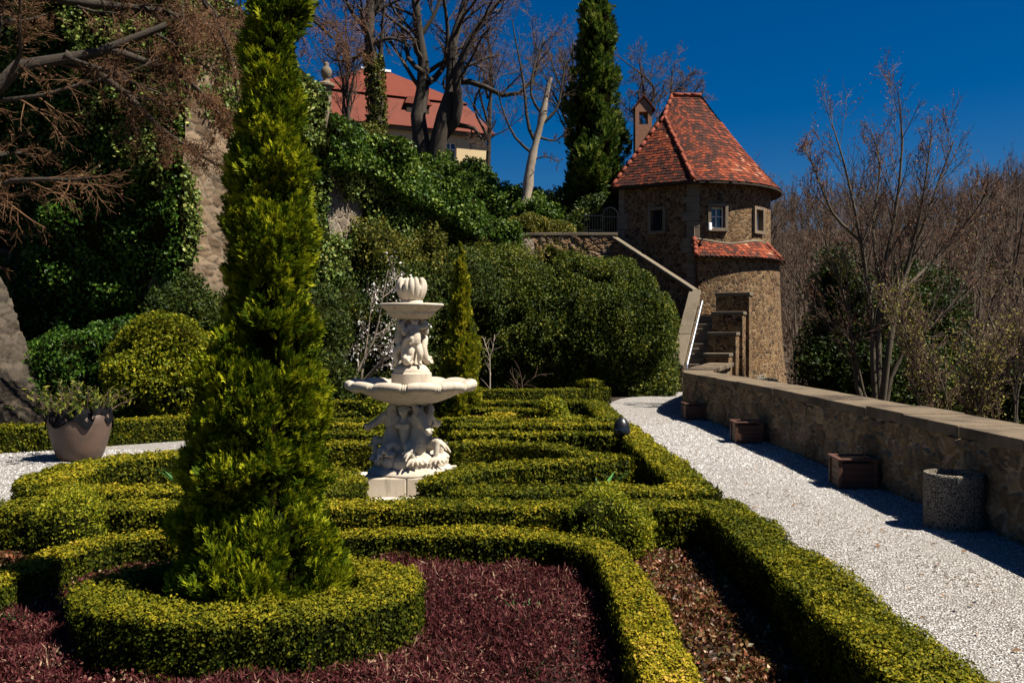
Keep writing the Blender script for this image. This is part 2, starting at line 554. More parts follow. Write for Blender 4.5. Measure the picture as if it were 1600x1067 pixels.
M['gravel'] = gravel_mat()
M['soil'] = stone_mat('soil', (.018, .012, .008), (.05, .034, .022), (.03, .022, .014), 9, 1.0, .04, .5, .95)
M['hill'] = stone_mat('leaf_litter_ground', (.03, .02, .013), (.07, .046, .03), (.03, .028, .012), 1.4, 1.0, .12, .5, .95)
M['bark'] = stone_mat('grey_brown_bark', (.022, .017, .013), (.062, .048, .036), (.024, .025, .012), 9, 1.0, .03, .4)
M['bark_pale'] = stone_mat('pale_bark', (.17, .135, .10), (.34, .28, .215), (.09, .07, .052), 7, .8, .02, .5)
M['bark_young'] = stone_mat('young_bark', (.048, .039, .027), (.115, .092, .062), (.038, .038, .018), 9, .8, .02, .5)
M['twig'] = stone_mat('twig', (.060, .036, .026), (.105, .066, .048), (.07, .045, .033), 3, .1, .01)
M['twig_rust'] = stone_mat('rust_twig', (.058, .027, .012), (.105, .052, .023), (.05, .027, .012), 3, .1, .01)
M['twig_wood'] = stone_mat('woodland_twig', (.072, .043, .030), (.128, .078, .054), (.055, .034, .025), .35, .1, .01, .7)
M['twig_pale'] = stone_mat('pale_twig', (.15, .118, .088), (.26, .21, .165), (.10, .078, .06), 3, .1, .01)


def wood_mat():
    t = NT('planter_wood')
    p = t.pos((3, 3, 30))
    n = t.noise(p, 2.0, 5)
    c = t.mix(n, (.045, .019, .012), (.105, .048, .030))
    t.bump(n, .3, .005)
    return t.fin(c, .6, .3)


def pot_mat():
    t = NT('glazed_terracotta')
    p = t.pos()
    n = t.noise(p, 2.2, 6, .6)
    ring = t.noise(t.pos((.6, .6, 26)), 1.2, 3)
    c = t.ramp(n, [(.25, (.040, .024, .016)), (.5, (.085, .050, .032)), (.75, (.13, .070, .042))])
    c = t.mix(t.math('MULTIPLY', ring, .6), c, (.075, .062, .054))
    t.bump(ring, .25, .01)
    return t.fin(c, .5, .35)


def bin_mat():
    t = NT('exposed_aggregate')
    p = t.pos()
    v = t.n('ShaderNodeTexVoronoi', Vector=p, Scale=95.0)
    sep = t.n('ShaderNodeSeparateColor', Color=v.outputs['Color'])
    c = t.ramp(sep.outputs[1], [(0, (.11, .09, .066)), (.45, (.31, .26, .195)), (.8, (.46, .40, .31)), (1, (.60, .53, .43))])
    c = t.mix(t.math('MULTIPLY', t.math('SUBTRACT', v.outputs['Distance'], .35, True), 3, True), c, (.03, .025, .018))
    t.bump(t.math('SUBTRACT', 1.0, v.outputs['Distance']), 1.0, .02)
    return t.fin(c, .85, .2)


def plain(name, c, rough=.5, spec=.3, metal=0.0, sc=12, var=.25, bump=.1):
    a = tuple(x * (1 - var) for x in c); b = tuple(min(1, x * (1 + var)) for x in c)
    t = NT(name)
    n = t.noise(t.pos(), sc, 5)
    t.bump(n, bump, .004)
    return t.fin(t.mix(n, a, b), rough, spec, metal)


M['wood'] = wood_mat()
M['pot'] = pot_mat()
M['bin'] = bin_mat()
M['black_cloth'] = plain('black_fabric', (.004, .004, .005), .8, .05, 0, 15, .4, .3)
M['black_metal'] = plain('black_metal', (.012, .012, .014), .35, .5, .3)
M['steel'] = plain('galvanised_pipe', (.55, .60, .66), .35, .5, .9)
M['white_metal'] = plain('white_enamel', (.78, .78, .77), .4, .4)
M['frame_white'] = plain('white_window_wood', (.62, .62, .60), .5, .3)
M['dark'] = plain('dark_interior', (.008, .008, .009), .9, .1)
M['glass'] = plain('window_glass', (.010, .014, .022), .06, .8, 0, 1, .2, .02)
M['plaster'] = stone_mat('cream_plaster', (.44, .335, .185), (.50, .39, .225), (.38, .285, .165), 2, .1, .01, .3)
M['brick'] = plain('old_brick', (.24, .12, .075), .9, .15, 0, 8, .4, .4)


def redroof_mat():
    t = NT('red_roof')
    p = t.pos()
    n = t.noise(p, 1.5, 5)
    w = t.n('ShaderNodeTexWave', Vector=t.pos((1, 1, 1)), Scale=3.2, bands_direction='X')
    c = t.mix(n, (.080, .014, .006), (.125, .025, .010))
    t.bump(w.outputs['Fac'], .25, .03)
    return t.fin(c, .75, .2)


M['red_roof'] = redroof_mat()

# ------------------------------------------------------------------ ground, hill, paths
CORNER = np.array([-8.0, 21.0])      # bastion corner
WA0 = np.array([-17.5, 24.4])
WB1 = np.array([-5.4, 25.0])
WC1 = np.array([-0.25, 35.2])
PAR_IN = smooth_path([(4.85, -4), (4.85, 6), (4.84, 12), (4.78, 17), (4.66, 20), (4.45, 22.5), (4.72, 24.4), (5.4, 26.7), (6.4, 29.5), (7.0, 31.3)], 0.25)


def sstep(a, b, x):
    t = np.clip((x - a) / (b - a), 0, 1)
    return t * t * (3 - 2 * t)


def terrain(x, y):
    yw = np.interp(x, [-60, WA0[0], CORNER[0], WB1[0], WC1[0], 0.5, 30], [24.4 + 8, WA0[1], CORNER[1], WB1[1], WC1[1], 37.2, 37.2])
    beh = sstep(0.25, 0.9, y - yw)
    hw = np.interp(x, [-5.4, -3.2, -0.25, 5], [7.5, 7.2, 5.8, 6.0])
    hill = np.maximum(hw, np.interp(y, [36, 45, 55, 75, 140], [6, 8.6, 12.4, 14.6, 17]))
    hr_ = np.maximum(hw, np.interp(y, [36, 45, 60, 80, 140], [6, 7.3, 8.2, 7.0, 4.0]))
    bl = sstep(-.055, -.02, x / np.maximum(y, 1))
    hill = hill * (1 - bl) + np.minimum(hr_, 8.4) * bl
    hill = hill + 0.25 * np.sin(x * .5) * np.cos(y * .37)
    xb = np.interp(y, [-10, 22, 30, 35, 38, 60, 90], [5.5, 5.3, 7.0, 8.6, 6.5, 6.0, 8])
    dist = np.hypot(x, y)
    far = -7.5 + 0.235 * np.maximum(0, dist - 42)
    far = np.minimum(far, 16 + 0.02 * dist) + 0.5 * np.sin(x * .21 + 1) * np.sin(y * .17)
    side = sstep(0, 6, x - xb)
    base = -0.07 + (hill + 0.07) * beh
    z = base * (1 - side) + far * side
    fl = sstep(60, 120, -y) + sstep(70, 130, np.abs(np.minimum(x, 0)))
    return z * (1 - np.clip(fl, 0, 1)) - 2.0 * np.clip(fl, 0, 1)


ax = np.r_[np.linspace(-700, -60, 17)[:-1], np.linspace(-60, -20, 21)[:-1], np.linspace(-20, 20, 101)[:-1], np.linspace(20, 120, 51)[:-1], np.linspace(120, 700, 20)]
ay = np.r_[np.linspace(-400, -10, 14)[:-1], np.linspace(-10, 18, 29)[:-1], np.linspace(18, 46, 94)[:-1], np.linspace(46, 150, 53)[:-1], np.linspace(150, 900, 22)]
X, Y = np.meshgrid(ax, ay, indexing='ij')
g = Geo().add(np.stack([X, Y, terrain(X, Y)], -1), gridF(len(ax), len(ay)))
tag(g.build('ground', M['hill'], smooth=True), kind='structure')


def par_x(y):
    return np.interp(y, PAR_IN[:, 1], PAR_IN[:, 0])


gn = noise3(3, 1.1)
ay = np.linspace(-3.9, 31.2, 176); s = np.linspace(0, 1, 90)
Yg, S = np.meshgrid(ay, s, indexing='ij')
xr = par_x(Yg) + .25
Xg = np.where(S < .5, -13 + (2.0 + 13) * S / .5, 2.0 + (xr - 2.0) * (S - .5) / .5)
edge = sstep(1.9, 2.6, Xg)
Zg = edge * 0.022 * gn(np.stack([Xg, Yg * .8, Xg * 0], -1))
g = Geo().add(np.stack([Xg, Yg, Zg], -1), gridF(len(ay), len(s))[:, ::-1])
tag(g.build('gravel_path', M['gravel'], smooth=True), kind='structure')


def path_z(P):
    e = sstep(1.9, 2.6, P[:, 0])
    return e * 0.022 * gn(np.stack([P[:, 0], P[:, 1] * .8, P[:, 0] * 0], -1))


# loose pebbles of the near gravel
r = R(11)


def pebbles(P, size, name):
    n = len(P)
    o = np.array([[1, 0, 0], [0, 1, 0], [-1, 0, 0], [0, -1, 0], [0, 0, .62], [0, 0, -.5]])
    a = r.uniform(0, 6.28, n); ca, sa = np.cos(a), np.sin(a)
    v = o[None] * (size * r.uniform(.5, 1.35, n))[:, None, None] * r.uniform(.6, 1.3, (n, 6, 1))
    v = np.stack([v[..., 0] * ca[:, None] - v[..., 1] * sa[:, None], v[..., 0] * sa[:, None] + v[..., 1] * ca[:, None], v[..., 2]], -1)
    v += P[:, None]
    f = np.array([[0, 1, 4], [1, 2, 4], [2, 3, 4], [3, 0, 4], [1, 0, 5], [2, 1, 5], [3, 2, 5], [0, 3, 5]])
    return Geo().add(v, (np.arange(n)[:, None, None] * 6 + f).reshape(-1, 3), 0, np.repeat(r.random(n), 8))


t = NT('pebble')
t.fin(t.ramp(t.tone(), [(0, (.11, .10, .095)), (.3, (.32, .305, .295)), (.65, (.48, .465, .46)), (1, (.66, .65, .65))]), .85, .2)
M['pebble'] = t.m
n = 30000
yy = 3.2 + (r.random(n) ** 1.5) * 19
P = np.c_[2.15 + r.random(n) * (par_x(yy) - 2.2), yy, np.zeros(n)]
n2 = 9000
P2 = np.c_[r.uniform(-9, -4.7, n2), r.uniform(8.5, 15.5, n2), np.zeros(n2)]
bare = noise3(5, .9)(P * np.array([1, .45, 1])) > .75
P = P[~bare | (r.random(n) < .25)]
P = np.r_[P, P2]
P[:, 2] = path_z(P) + .003
g = pebbles(P, np.clip(P[:, 1] * .0009, .006, .012), 'p')
tag(g.build('pebbles', M['pebble']), 'loose pale pebbles strewn over the gravel path', 'gravel', kind='stuff')

# ------------------------------------------------------------------ walls


def strip_wall(g, pts, left, right, z0, z1, mat=0, tone=0.5):
    """wall along pts (top view); left/right = distance of its two faces from the line"""
    P = np.asarray(pts, float); n = len(P)
    T = unit(np.gradient(P, axis=0)); Nn = np.c_[-T[:, 1], T[:, 0]]
    A = P + Nn * left; B = P - Nn * right
    z0 = np.broadcast_to(z0, n); z1 = np.broadcast_to(z1, n)
    V = np.stack([np.c_[A, z0], np.c_[A, z1], np.c_[B, z1], np.c_[B, z0]], 1).reshape(-1, 3)
    i = np.arange(n - 1)[:, None] * 4
    F = np.concatenate([i + np.array([[a, b, b + 4, a + 4]]) for a, b in ((0, 1), (1, 2), (2, 3), (3, 0))])
    g.add(V, [F, np.array([0, 3, 2, 1]), np.array([0, 1, 2, 3]) + (n - 1) * 4], mat, tone)


def slab_row(g, pts, left, right, z0, z1, L=1.2, gap=.012, seed=1, jit=.006):
    """row of coping stones"""
    rr = R(seed)
    P = np.asarray(pts, float)
    sd = np.r_[0, np.cumsum(np.linalg.norm(np.diff(P, axis=0), axis=1))]
    z0 = np.broadcast_to(z0, len(P)); z1 = np.broadcast_to(z1, len(P))
    x = 0.0
    while x < sd[-1] - .1:
        e = min(sd[-1], x + L * rr.uniform(.75, 1.25))
        if sd[-1] - e < .3: e = sd[-1]
        q = np.linspace(x + gap / 2, e - gap / 2, max(2, int((e - x) / .3) + 1))
        pp = np.c_[np.interp(q, sd, P[:, 0]), np.interp(q, sd, P[:, 1])]
        j = rr.uniform(-jit, jit, 3)
        strip_wall(g, pp, left + j[0], right + j[1], np.interp(q, sd, z0), np.interp(q, sd, z1) + j[2])
        x = e


def voro(s, t, cs, ct, seed, jit=.85):
    """irregular cells in wall coordinates: gap to the next stone, and a random number per stone"""
    rr = R(seed); T = rr.random((257, 257, 3))
    a = s / cs; b_ = t / ct
    i0 = np.floor(a).astype(int); j0 = np.floor(b_).astype(int)
    D = []; I = []
    for di in (-1, 0, 1):
        for dj in (-1, 0, 1):
            i = i0 + di; j = j0 + dj
            q = T[i % 257, j % 257]
            x = i + .5 + (q[..., 0] - .5) * jit + .5 * (j % 2); y = j + .5 + (q[..., 1] - .5) * jit
            D.append(np.hypot(a - x, b_ - y)); I.append(q[..., 2])
    D = np.stack(D); I = np.stack(I)
    o = np.argsort(D, 0)[:2]
    d = np.take_along_axis(D, o, 0); k = np.take_along_axis(I, o[:1], 0)[0]
    return d[1] - d[0], k


def stone_skin(g, P, N, s, t, cs, ct, seed, h=.03, gap=.10):
    """masonry face with every stone standing out of its mortar; P, N (nu,nv,3), s, t in metres"""
    n1, n2 = noise3(seed, 5), noise3(seed + 1, 16)
    Q = np.stack([s, t, 0 * s], -1)
    e, k = voro(s + .05 * n1(Q), t + .05 * n1(Q + 9), cs, ct, seed)
    n3 = noise3(seed + 2, 42)
    hh = h * .22 * n3(Q) + sstep(gap * .5, gap * 1.5, e) * h * (.55 + .9 * ((k * 7.3) % 1)) + h * .35 * n2(Q) + h * .25 * n1(Q)
    V = P + N * hh[..., None]
    F = gridF(*s.shape)
    fe = e.ravel()[F].mean(1); fk = k.ravel()[F[:, 0]]
    g.add(V, F, 0, np.where(fe < gap, 0.0, .09 + .91 * fk))


# parapet along the path (its line runs away from the camera, so the garden is on its left)
par = thing('stone_parapet', 'long low stone parapet with broad flat coping along the gravel path', 'parapet wall')
hn = noise3(8, .55)
g = Geo(); strip_wall(g, PAR_IN, -.05, .62, -5.5, .885); g.build('wall_core', M['wall_par'], par)
sd_ = np.r_[0, np.cumsum(np.linalg.norm(np.diff(PAR_IN, axis=0), axis=1))]
q = np.linspace(8.0, sd_[-1], 1900); tz = np.linspace(-.06, .885, 66)
px_, py_ = np.interp(q, sd_, PAR_IN[:, 0]), np.interp(q, sd_, PAR_IN[:, 1])
tx, ty = np.gradient(px_), np.gradient(py_); ln_ = np.hypot(tx, ty)
P = np.stack([np.broadcast_to(px_[:, None], (1900, 66)), np.broadcast_to(py_[:, None], (1900, 66)), np.broadcast_to(tz, (1900, 66))], -1)
N = np.broadcast_to(np.stack([-ty / ln_, tx / ln_, 0 * tx], -1)[:, None], P.shape)
g = Geo(); stone_skin(g, P, N, np.broadcast_to(q[:, None], (1900, 66)), np.broadcast_to(tz, (1900, 66)), .17, .22, 71, .042, .15)
g.build('stone_face', M['st_par'], par, True)
g = Geo(); slab_row(g, PAR_IN, .055, .74, .885, 1.02, 1.25, .026, 4, .013)
bevel(g.build('coping', M['coping'], par), .018, 2)

# castle wall and bastion on the left
cw = thing('castle_wall', 'towering pale rubble castle wall rising behind the left garden hedges', 'castle wall')
g = Geo()
ins = np.array([-.6, .8])
poly = [WA0, CORNER, WB1, WB1 + [-1.2, .6], CORNER + [-1.1, 1.4], WA0 + [.5, 1.6]]
prism(g, poly, -.4, [11.5, 11.2, 8.6, 8.6, 11.2, 11.5])
g.build('wall_body', M['wall_castle'], cw)
dB = unit(WB1 - CORNER); nB = np.array([dB[1], -dB[0]]); LB = np.linalg.norm(WB1 - CORNER)
for nm, o_, d_, n_, L_, zt0, zt1 in (('sunny_face', CORNER, dB, nB, LB, 11.2, 8.6),):
    ss, tz = np.meshgrid(np.linspace(0, L_, 150), np.linspace(0, 1, 300), indexing='ij')
    zt_ = tz * (zt0 + (zt1 - zt0) * ss / L_)
    P = np.stack([o_[0] + d_[0] * ss + n_[0] * .02, o_[1] + d_[1] * ss + n_[1] * .02, zt_], -1)
    g = Geo(); stone_skin(g, P, np.broadcast_to(np.r_[n_, 0], P.shape), ss, zt_, .33, .19, 72, .022, .12)
    g.build(nm, M['st_castle'], cw, True)
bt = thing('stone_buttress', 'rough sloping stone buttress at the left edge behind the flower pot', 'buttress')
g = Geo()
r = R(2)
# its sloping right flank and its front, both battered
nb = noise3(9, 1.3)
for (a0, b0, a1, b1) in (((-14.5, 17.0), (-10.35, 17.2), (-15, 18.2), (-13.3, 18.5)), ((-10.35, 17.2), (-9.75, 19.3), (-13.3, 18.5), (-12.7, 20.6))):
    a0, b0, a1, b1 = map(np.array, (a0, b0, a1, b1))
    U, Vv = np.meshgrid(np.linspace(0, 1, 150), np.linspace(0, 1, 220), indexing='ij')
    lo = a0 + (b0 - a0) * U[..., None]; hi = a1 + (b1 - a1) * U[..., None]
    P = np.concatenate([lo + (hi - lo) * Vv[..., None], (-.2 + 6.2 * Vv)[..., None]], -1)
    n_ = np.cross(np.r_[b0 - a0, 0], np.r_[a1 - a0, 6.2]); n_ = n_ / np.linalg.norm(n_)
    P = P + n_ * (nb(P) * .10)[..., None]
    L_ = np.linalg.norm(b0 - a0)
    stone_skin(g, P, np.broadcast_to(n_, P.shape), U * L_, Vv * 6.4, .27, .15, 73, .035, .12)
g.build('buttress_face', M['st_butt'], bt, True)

bank = thing('ivy_bank_wall', 'sloping retaining wall of pale rubble under ivy below the red-roofed house', 'retaining wall')
cl = poly_path([WB1 + [-.3, -.3], WC1, WC1 + [1.2, 1.7]], .5)
tt = np.linspace(0, 1, len(cl))
g = Geo(); strip_wall(g, cl, .5, 0, -.4, np.interp(tt, [0, .2, .36, .53, .72, .82, 1], [7.8, 7.7, 7.4, 6.75, 5.9, 5.75, 5.9])); g.build('wall_body', M['wall_pale'], bank)
fin = thing('stone_finial', 'weathered stone pillar with moulded cap on top of the ivy-covered bank', 'stone pillar', tuple(at(510, 152, 25.4)))
g = Geo()
lathe(g, [(0, -.9), (.14, -.9), (.14, .18), (.16, .20), (.16, .25), (.24, .30), (.24, .36), (.16, .40), (.10, .44), (.10, .50)], 16)
g.build('pillar_shaft', M['quoin'], fin)
g = Geo()
lathe(g, [(.08, .50), (.14, .60), (.16, .72), (.12, .82), (.06, .88), (.08, .92), (.05, .98), (0, 1.0)], 16)
g.build('urn', M['coping_pale'], fin, True)

# terrace wall between the bank and the tower
tw = thing('terrace_wall', 'warm brown rubble terrace wall with thin coping above the big shrubs', 'terrace wall')
tl = poly_path([(-.9, 36.9), (4.35, 36.9)], .5)
g = Geo(); strip_wall(g, tl, .6, -.04, 5.05, 6.05); g.build('wall_core', M['wall_terrace'], tw)
ss, tz = np.meshgrid(np.linspace(0, 5.25, 260), np.linspace(4.7, 6.05, 70), indexing='ij')
P = np.stack([-.9 + ss, 36.88 + 0 * ss, tz], -1)
g = Geo(); stone_skin(g, P, np.broadcast_to(np.array([0, -1.0, 0]), P.shape), ss, tz, .36, .30, 74, .04, .10)
g.build('stone_face', M['st_terrace'], tw, True)
g = Geo(); strip_wall(g, tl, .6, .06, -.3, 5.05); g.build('rubble_base', M['wall_pale'], tw)
g = Geo(); slab_row(g, tl, .65, .09, 6.05, 6.17, 1.1, .012, 3); bevel(g.build('coping', M['coping_pale'], tw), .015)

fg = thing('iron_gate', 'black wrought iron railing with arched gate on the terrace wall', 'iron gate', (0, 0, 0))
g = Geo()
for x in np.arange(3.0, 3.75, .11):
    tube(g, [(x, 37.15, 6.17), (x, 37.15, 6.95)], .012, 5)
beam(g, (2.95, 37.15, 6.9), (3.75, 37.15, 6.9), .03, .03)
beam(g, (2.95, 37.15, 6.3), (3.75, 37.15, 6.3), .03, .03)
g.build('railing', M['black_metal'], fg)
g = Geo()
a = np.linspace(0, np.pi, 15)
tube(g, np.r_[[(3.75, 37.15, 6.1)], np.c_[4.07 - .32 * np.cos(a), 0 * a + 37.15, 6.9 + .34 * np.sin(a)], [(4.39, 37.15, 6.1)]], .022, 6)
for x in np.arange(3.84, 4.35, .1):
    tube(g, [(x, 37.15, 6.17), (x, 37.15, 6.9 + .3 * math.sin(math.acos(max(-1, min(1, (4.07 - x) / .32)))))], .011, 5)
beam(g, (3.75, 37.15, 6.85), (4.39, 37.15, 6.85), .025, .025)
g.build('gate_leaf', M['black_metal'], fg)

# ------------------------------------------------------------------ the tower


def evaluated(o):
    dg = bpy.context.evaluated_depsgraph_get()
    me = bpy.data.meshes.new_from_object(o.evaluated_get(dg))
    o.modifiers.clear()
    o.data = me
    return o


def cut(o, cutters):
    for c in cutters:
        m = o.modifiers.new('cut', 'BOOLEAN')
        m.operation = 'DIFFERENCE'; m.object = c; m.solver = 'EXACT'
    evaluated(o)
    for c in cutters:
        bpy.data.objects.remove(c, do_unlink=True)
    return o


TC = np.array([7.67, 39.8]); TR = 3.67
P1 = np.array([4.6, 38.2]); P2 = np.array([7.35, 36.14])
tower = thing('stone_tower', 'round brown stone garden tower with steep red tiled roof', 'tower')
ang = np.radians(np.linspace(-95, 75, 49))
arc = TC + TR * np.c_[np.cos(ang), np.sin(ang)]
plan = np.r_[[P1], [P2], arc, [(5.7, 43.2)]]
g = Geo(); prism(g, plan, -3.5, 8.5)
body = g.build('wall', M['wall_tower'], tower)
fd = unit(P2 - P1); fn = np.array([fd[1], -fd[0]])      # along the flat face, and out of it
fn = fn if fn[1] < 0 else -fn
# window sites: centre on the wall, direction along the wall, outward, z, width, height
wsites = [(P1 + fd * 1.77, fd, fn, 6.70, .56, .86)]
for a, w in ((-80.2, .60), (-46.5, .52)):
    a = math.radians(a)
    wsites.append((TC + (TR + .0) * np.array([math.cos(a), math.sin(a)]), np.array([-math.sin(a), math.cos(a)]), np.array([math.cos(a), math.sin(a)]), 6.70, w, .86))
cs = []
for c, d, nn, z, w, h in wsites:
    q = Geo(); box(q, (c[0], c[1], z), (w, .9, h), math.atan2(d[1], d[0])); cs.append(q.build('cutter', M['dark']))
cut(body, cs)
for k, (c, d, nn, z, w, h) in enumerate(wsites):
    rz = math.atan2(d[1], d[0])
    c3 = lambda a, b, zz: (c[0] + d[0] * a + nn[0] * b, c[1] + d[1] * a + nn[1] * b, zz)
    win = thing('window', None, None, (0, 0, 0)); win.parent = tower
    q = Geo(); fw = .13
    for sx in (-1, 1):
        box(q, c3(sx * (w / 2 + fw / 2), .02, z), (fw, .16, h + 2 * fw), rz)
    for sz in (-1, 1):
        box(q, c3(0, .02, z + sz * (h / 2 + fw / 2)), (w, .155, fw), rz)
    bevel(q.build('frame', M['quoin'], win), .01)
    q = Geo(); box(q, c3(0, -.20, z), (w - .01, .02, h - .01), rz); q.build('pane', M['glass'] if k else M['dark'], win)
    if k == 0:
        q = Geo()
        for a in np.linspace(-w / 2 + .08, w / 2 - .08, 5):
            tube(q, [c3(a, -.08, z - h / 2), c3(a, -.08, z + h / 2)], .013, 5)
        q.build('window_bars', M['black_metal'], win)
    else:
        q = Geo()
        for sx in (-1, 1):
            box(q, c3(sx * (w / 2 - .03), -.16, z), (.05, .05, h - .02), rz)
        for sz in (-1, 1):
            box(q, c3(0, -.16, z + sz * (h / 2 - .035)), (w - .12, .05, .05), rz)
        box(q, c3(0, -.16, z), (.035, .045, h - .12), rz)
        box(q, c3(-.25 * w + .01, -.16, z + .05), (w * .36, .04, .03), rz); box(q, c3(.25 * w - .01, -.16, z + .05), (w * .36, .04, .03), rz)
        q.build('casement', M['frame_white'], win)
# quoins at the corner and left edge
g = Geo(); r = R(6)
for base, big in ((P2, 1), (P1, .8)):
    g = Geo()
    z = 2.6
    while z < 8.2:
        h = r.uniform(.26, .4)
        L = r.choice([.34, .55]) * big; L2 = .20
        a = base - fd * (L * .5 - .03) * (1 if big == 1 else -1) + fn * (-.02)
        box(g, (a[0], a[1], z + h / 2), (L, .14, h - .015), math.atan2(fd[1], fd[0]))
        if big == 1:
            box(g, (base[0] + .02 + L2 * .5, base[1] + .045, z + h / 2), (L2, .15, h - .015), -.05)
        z += h
    bevel(g.build('quoin_stones', M['quoin'], tower), .012)


# lower bulge of the tower
ang = np.radians(np.linspace(-93.5, 78, 60))
zz = np.array([-5, -2.5, -.5, 1.0, 2.5, 4.0, 5.25]); rr_ = np.array([5.1, 4.75, 4.4, 4.22, 4.12, 4.06, 4.04])
A, Z = np.meshgrid(ang, zz, indexing='ij'); RR = np.broadcast_to(rr_, A.shape)
V = np.stack([TC[0] + RR * np.cos(A), TC[1] + RR * np.sin(A), Z], -1)
g = Geo(); g.add(V, gridF(60, 7))
Vi = V[:, -1]; inn = np.stack([TC[0] + 3.5 * np.cos(ang), TC[1] + 3.5 * np.sin(ang), ang * 0 + 5.25], -1)
g.add(np.stack([Vi, inn], 1), gridF(60, 2))
side = V[0]; s2 = side.copy(); s2[:, 0] = P2[0] + .02; s2[:, 1] = P2[1] + .5
g.add(np.stack([s2, side], 0), gridF(2, 7))
g.build('lower_wall', M['wall_tower'], tower)


def tiled(g, E, T, rows, tw=.185, sag=0.0, seed=0, lift=.03, bias=0.0):
    """beaver-tail tiles over the ruled surface between eave curve E(u) and top curve T(u)"""
    rr = R(seed); wz = noise3(seed + 70, 1.3)

    def S(u, v):
        e = E(u); t = T(u)
        p = e + (t - e) * v[..., None]
        p[..., 2] -= sag * np.sin(np.pi * v)
        return p
    UU = np.linspace(0, 1, 61)
    for i in range(rows):
        v0 = i / rows
        cur = S(UU, np.full(61, v0 + .5 / rows))
        sl = np.r_[0, np.cumsum(np.linalg.norm(np.diff(cur, axis=0), axis=1))]
        n = max(1, int(round(sl[-1] / tw)))
        off = .5 if i % 2 else 0
        d = (np.arange(n + (1 if off else 0)) + .5 - off) / n
        d = np.clip(d, .02 / n, 1 - .02 / n)
        u = np.interp(d * sl[-1], sl, UU)
        n = len(u)
        vv = np.full(n, v0)
        p0 = S(u, vv); p1 = S(u, np.minimum(vv + 1.75 / rows, 1.0))
        e = 1e-3
        ac = unit(S(np.minimum(u + e, 1), vv + .3 / rows) - S(np.maximum(u - e, 0), vv + .3 / rows))
        up = p1 - p0
        nrm = unit(np.cross(ac, up))
        nrm = np.where(nrm[:, 2:3] < 0, -nrm, nrm)
        w = tw * .47 * rr.uniform(.92, 1.02, n)[:, None]
        lo = p0 + nrm * (lift + .012 * rr.random(n)[:, None]) - unit(up) * (.02 * rr.normal(size=(n, 1)) * .6)
        L = np.linalg.norm(up, axis=1, keepdims=True)
        ud = unit(up)
        th = .022
        prof = [(-1, .12 * 1), (-.82, .035), (-.4, 0), (.4, 0), (.82, .035), (1, .12)]
        top = [lo + ac * w * a + ud * L * b * .45 for a, b in prof]
        top += [p1 + ac * w + nrm * .004, p1 - ac * w + nrm * .004]
        bot = [q - nrm * th for q in top[:6]]
        V = np.stack(top + bot, 1).reshape(-1, 3)
        b = np.arange(n)[:, None] * 14
        tone = np.clip(rr.beta(1.3, 1.1, n) * .92 + .16 * wz(p0) + bias - .10 * (v0 < .12), 0, 1)
        F8 = b + np.array([0, 1, 2, 3, 4, 5, 6, 7])
        g.add(V, [F8], 0, tone)
        Fq = np.concatenate([b + np.array([k, k + 8, k + 9, k + 1]) for k in range(5)])
        g.F.append((Fq + g.n - len(V), 0, np.tile(tone, 5)))


def ridge_caps(g, p0, p1, step=.36, rad=.085, seed=0):
    p0 = np.array(p0, float); p1 = np.array(p1, float)
    L = np.linalg.norm(p1 - p0); n = max(1, int(round(L / step))); rr = R(seed)
    for i in range(n):
        a = p0 + (p1 - p0) * (i / n); b = p0 + (p1 - p0) * ((i + 1.12) / n)
        j = rr.normal(size=3) * .008
        tube(g, [a + j, (a + b) / 2 + j, b + j], [rad * 1.12, rad, rad * .9], 10)


E1 = np.array([4.25, 37.95, 8.22]); E2 = np.array([7.20, 35.56, 8.10])
A_ = np.array([6.62, 39.1, 11.42]); R1 = np.array([7.16, 40, 12.62]); R2 = np.array([8.42, 40, 12.62])
ea = np.radians(np.linspace(-96.5, 100, 60))
EP = np.r_[[E2], np.c_[TC[0] + 4.14 * np.cos(ea), TC[1] + 4.14 * np.sin(ea), 8.10 + 0 * ea]]
el = np.r_[0, np.cumsum(np.linalg.norm(np.diff(EP, axis=0), axis=1))]; el /= el[-1]
Ef = lambda u: np.stack([np.interp(u, el, EP[:, k]) for k in range(3)], -1)
TP = np.array([A_, R1, R2, R2 + [.02, .05, 0]]); tu = [0, .14, .40, 1]
Tf = lambda u: np.stack([np.interp(u, tu, TP[:, k]) for k in range(3)], -1)
roof = thing('roof', None, None); roof.parent = tower
g = Geo()
# under-roof (boarding)
uu = np.linspace(0, 1, 60)
vv = np.linspace(0, 1, 9)
S = np.stack([Ef(uu) + (Tf(uu) - Ef(uu)) * v_ - np.array([0, 0, .16 * math.sin(math.pi * v_) + .03]) for v_ in vv], 1)
g.add(S, gridF(60, 9))
g.add(np.array([E1, E2, A_]) - [0, 0, .03], np.array([[0, 1, 2]]))
bk = Ef(np.array([1.0]))[0]
g.add(np.array([E1, A_, R1, R2, bk, (4.6, 43.6, 8.1)]), [np.array([[0, 1, 2]]), np.array([[0, 2, 3, 5]]), np.array([[3, 4, 5]])])
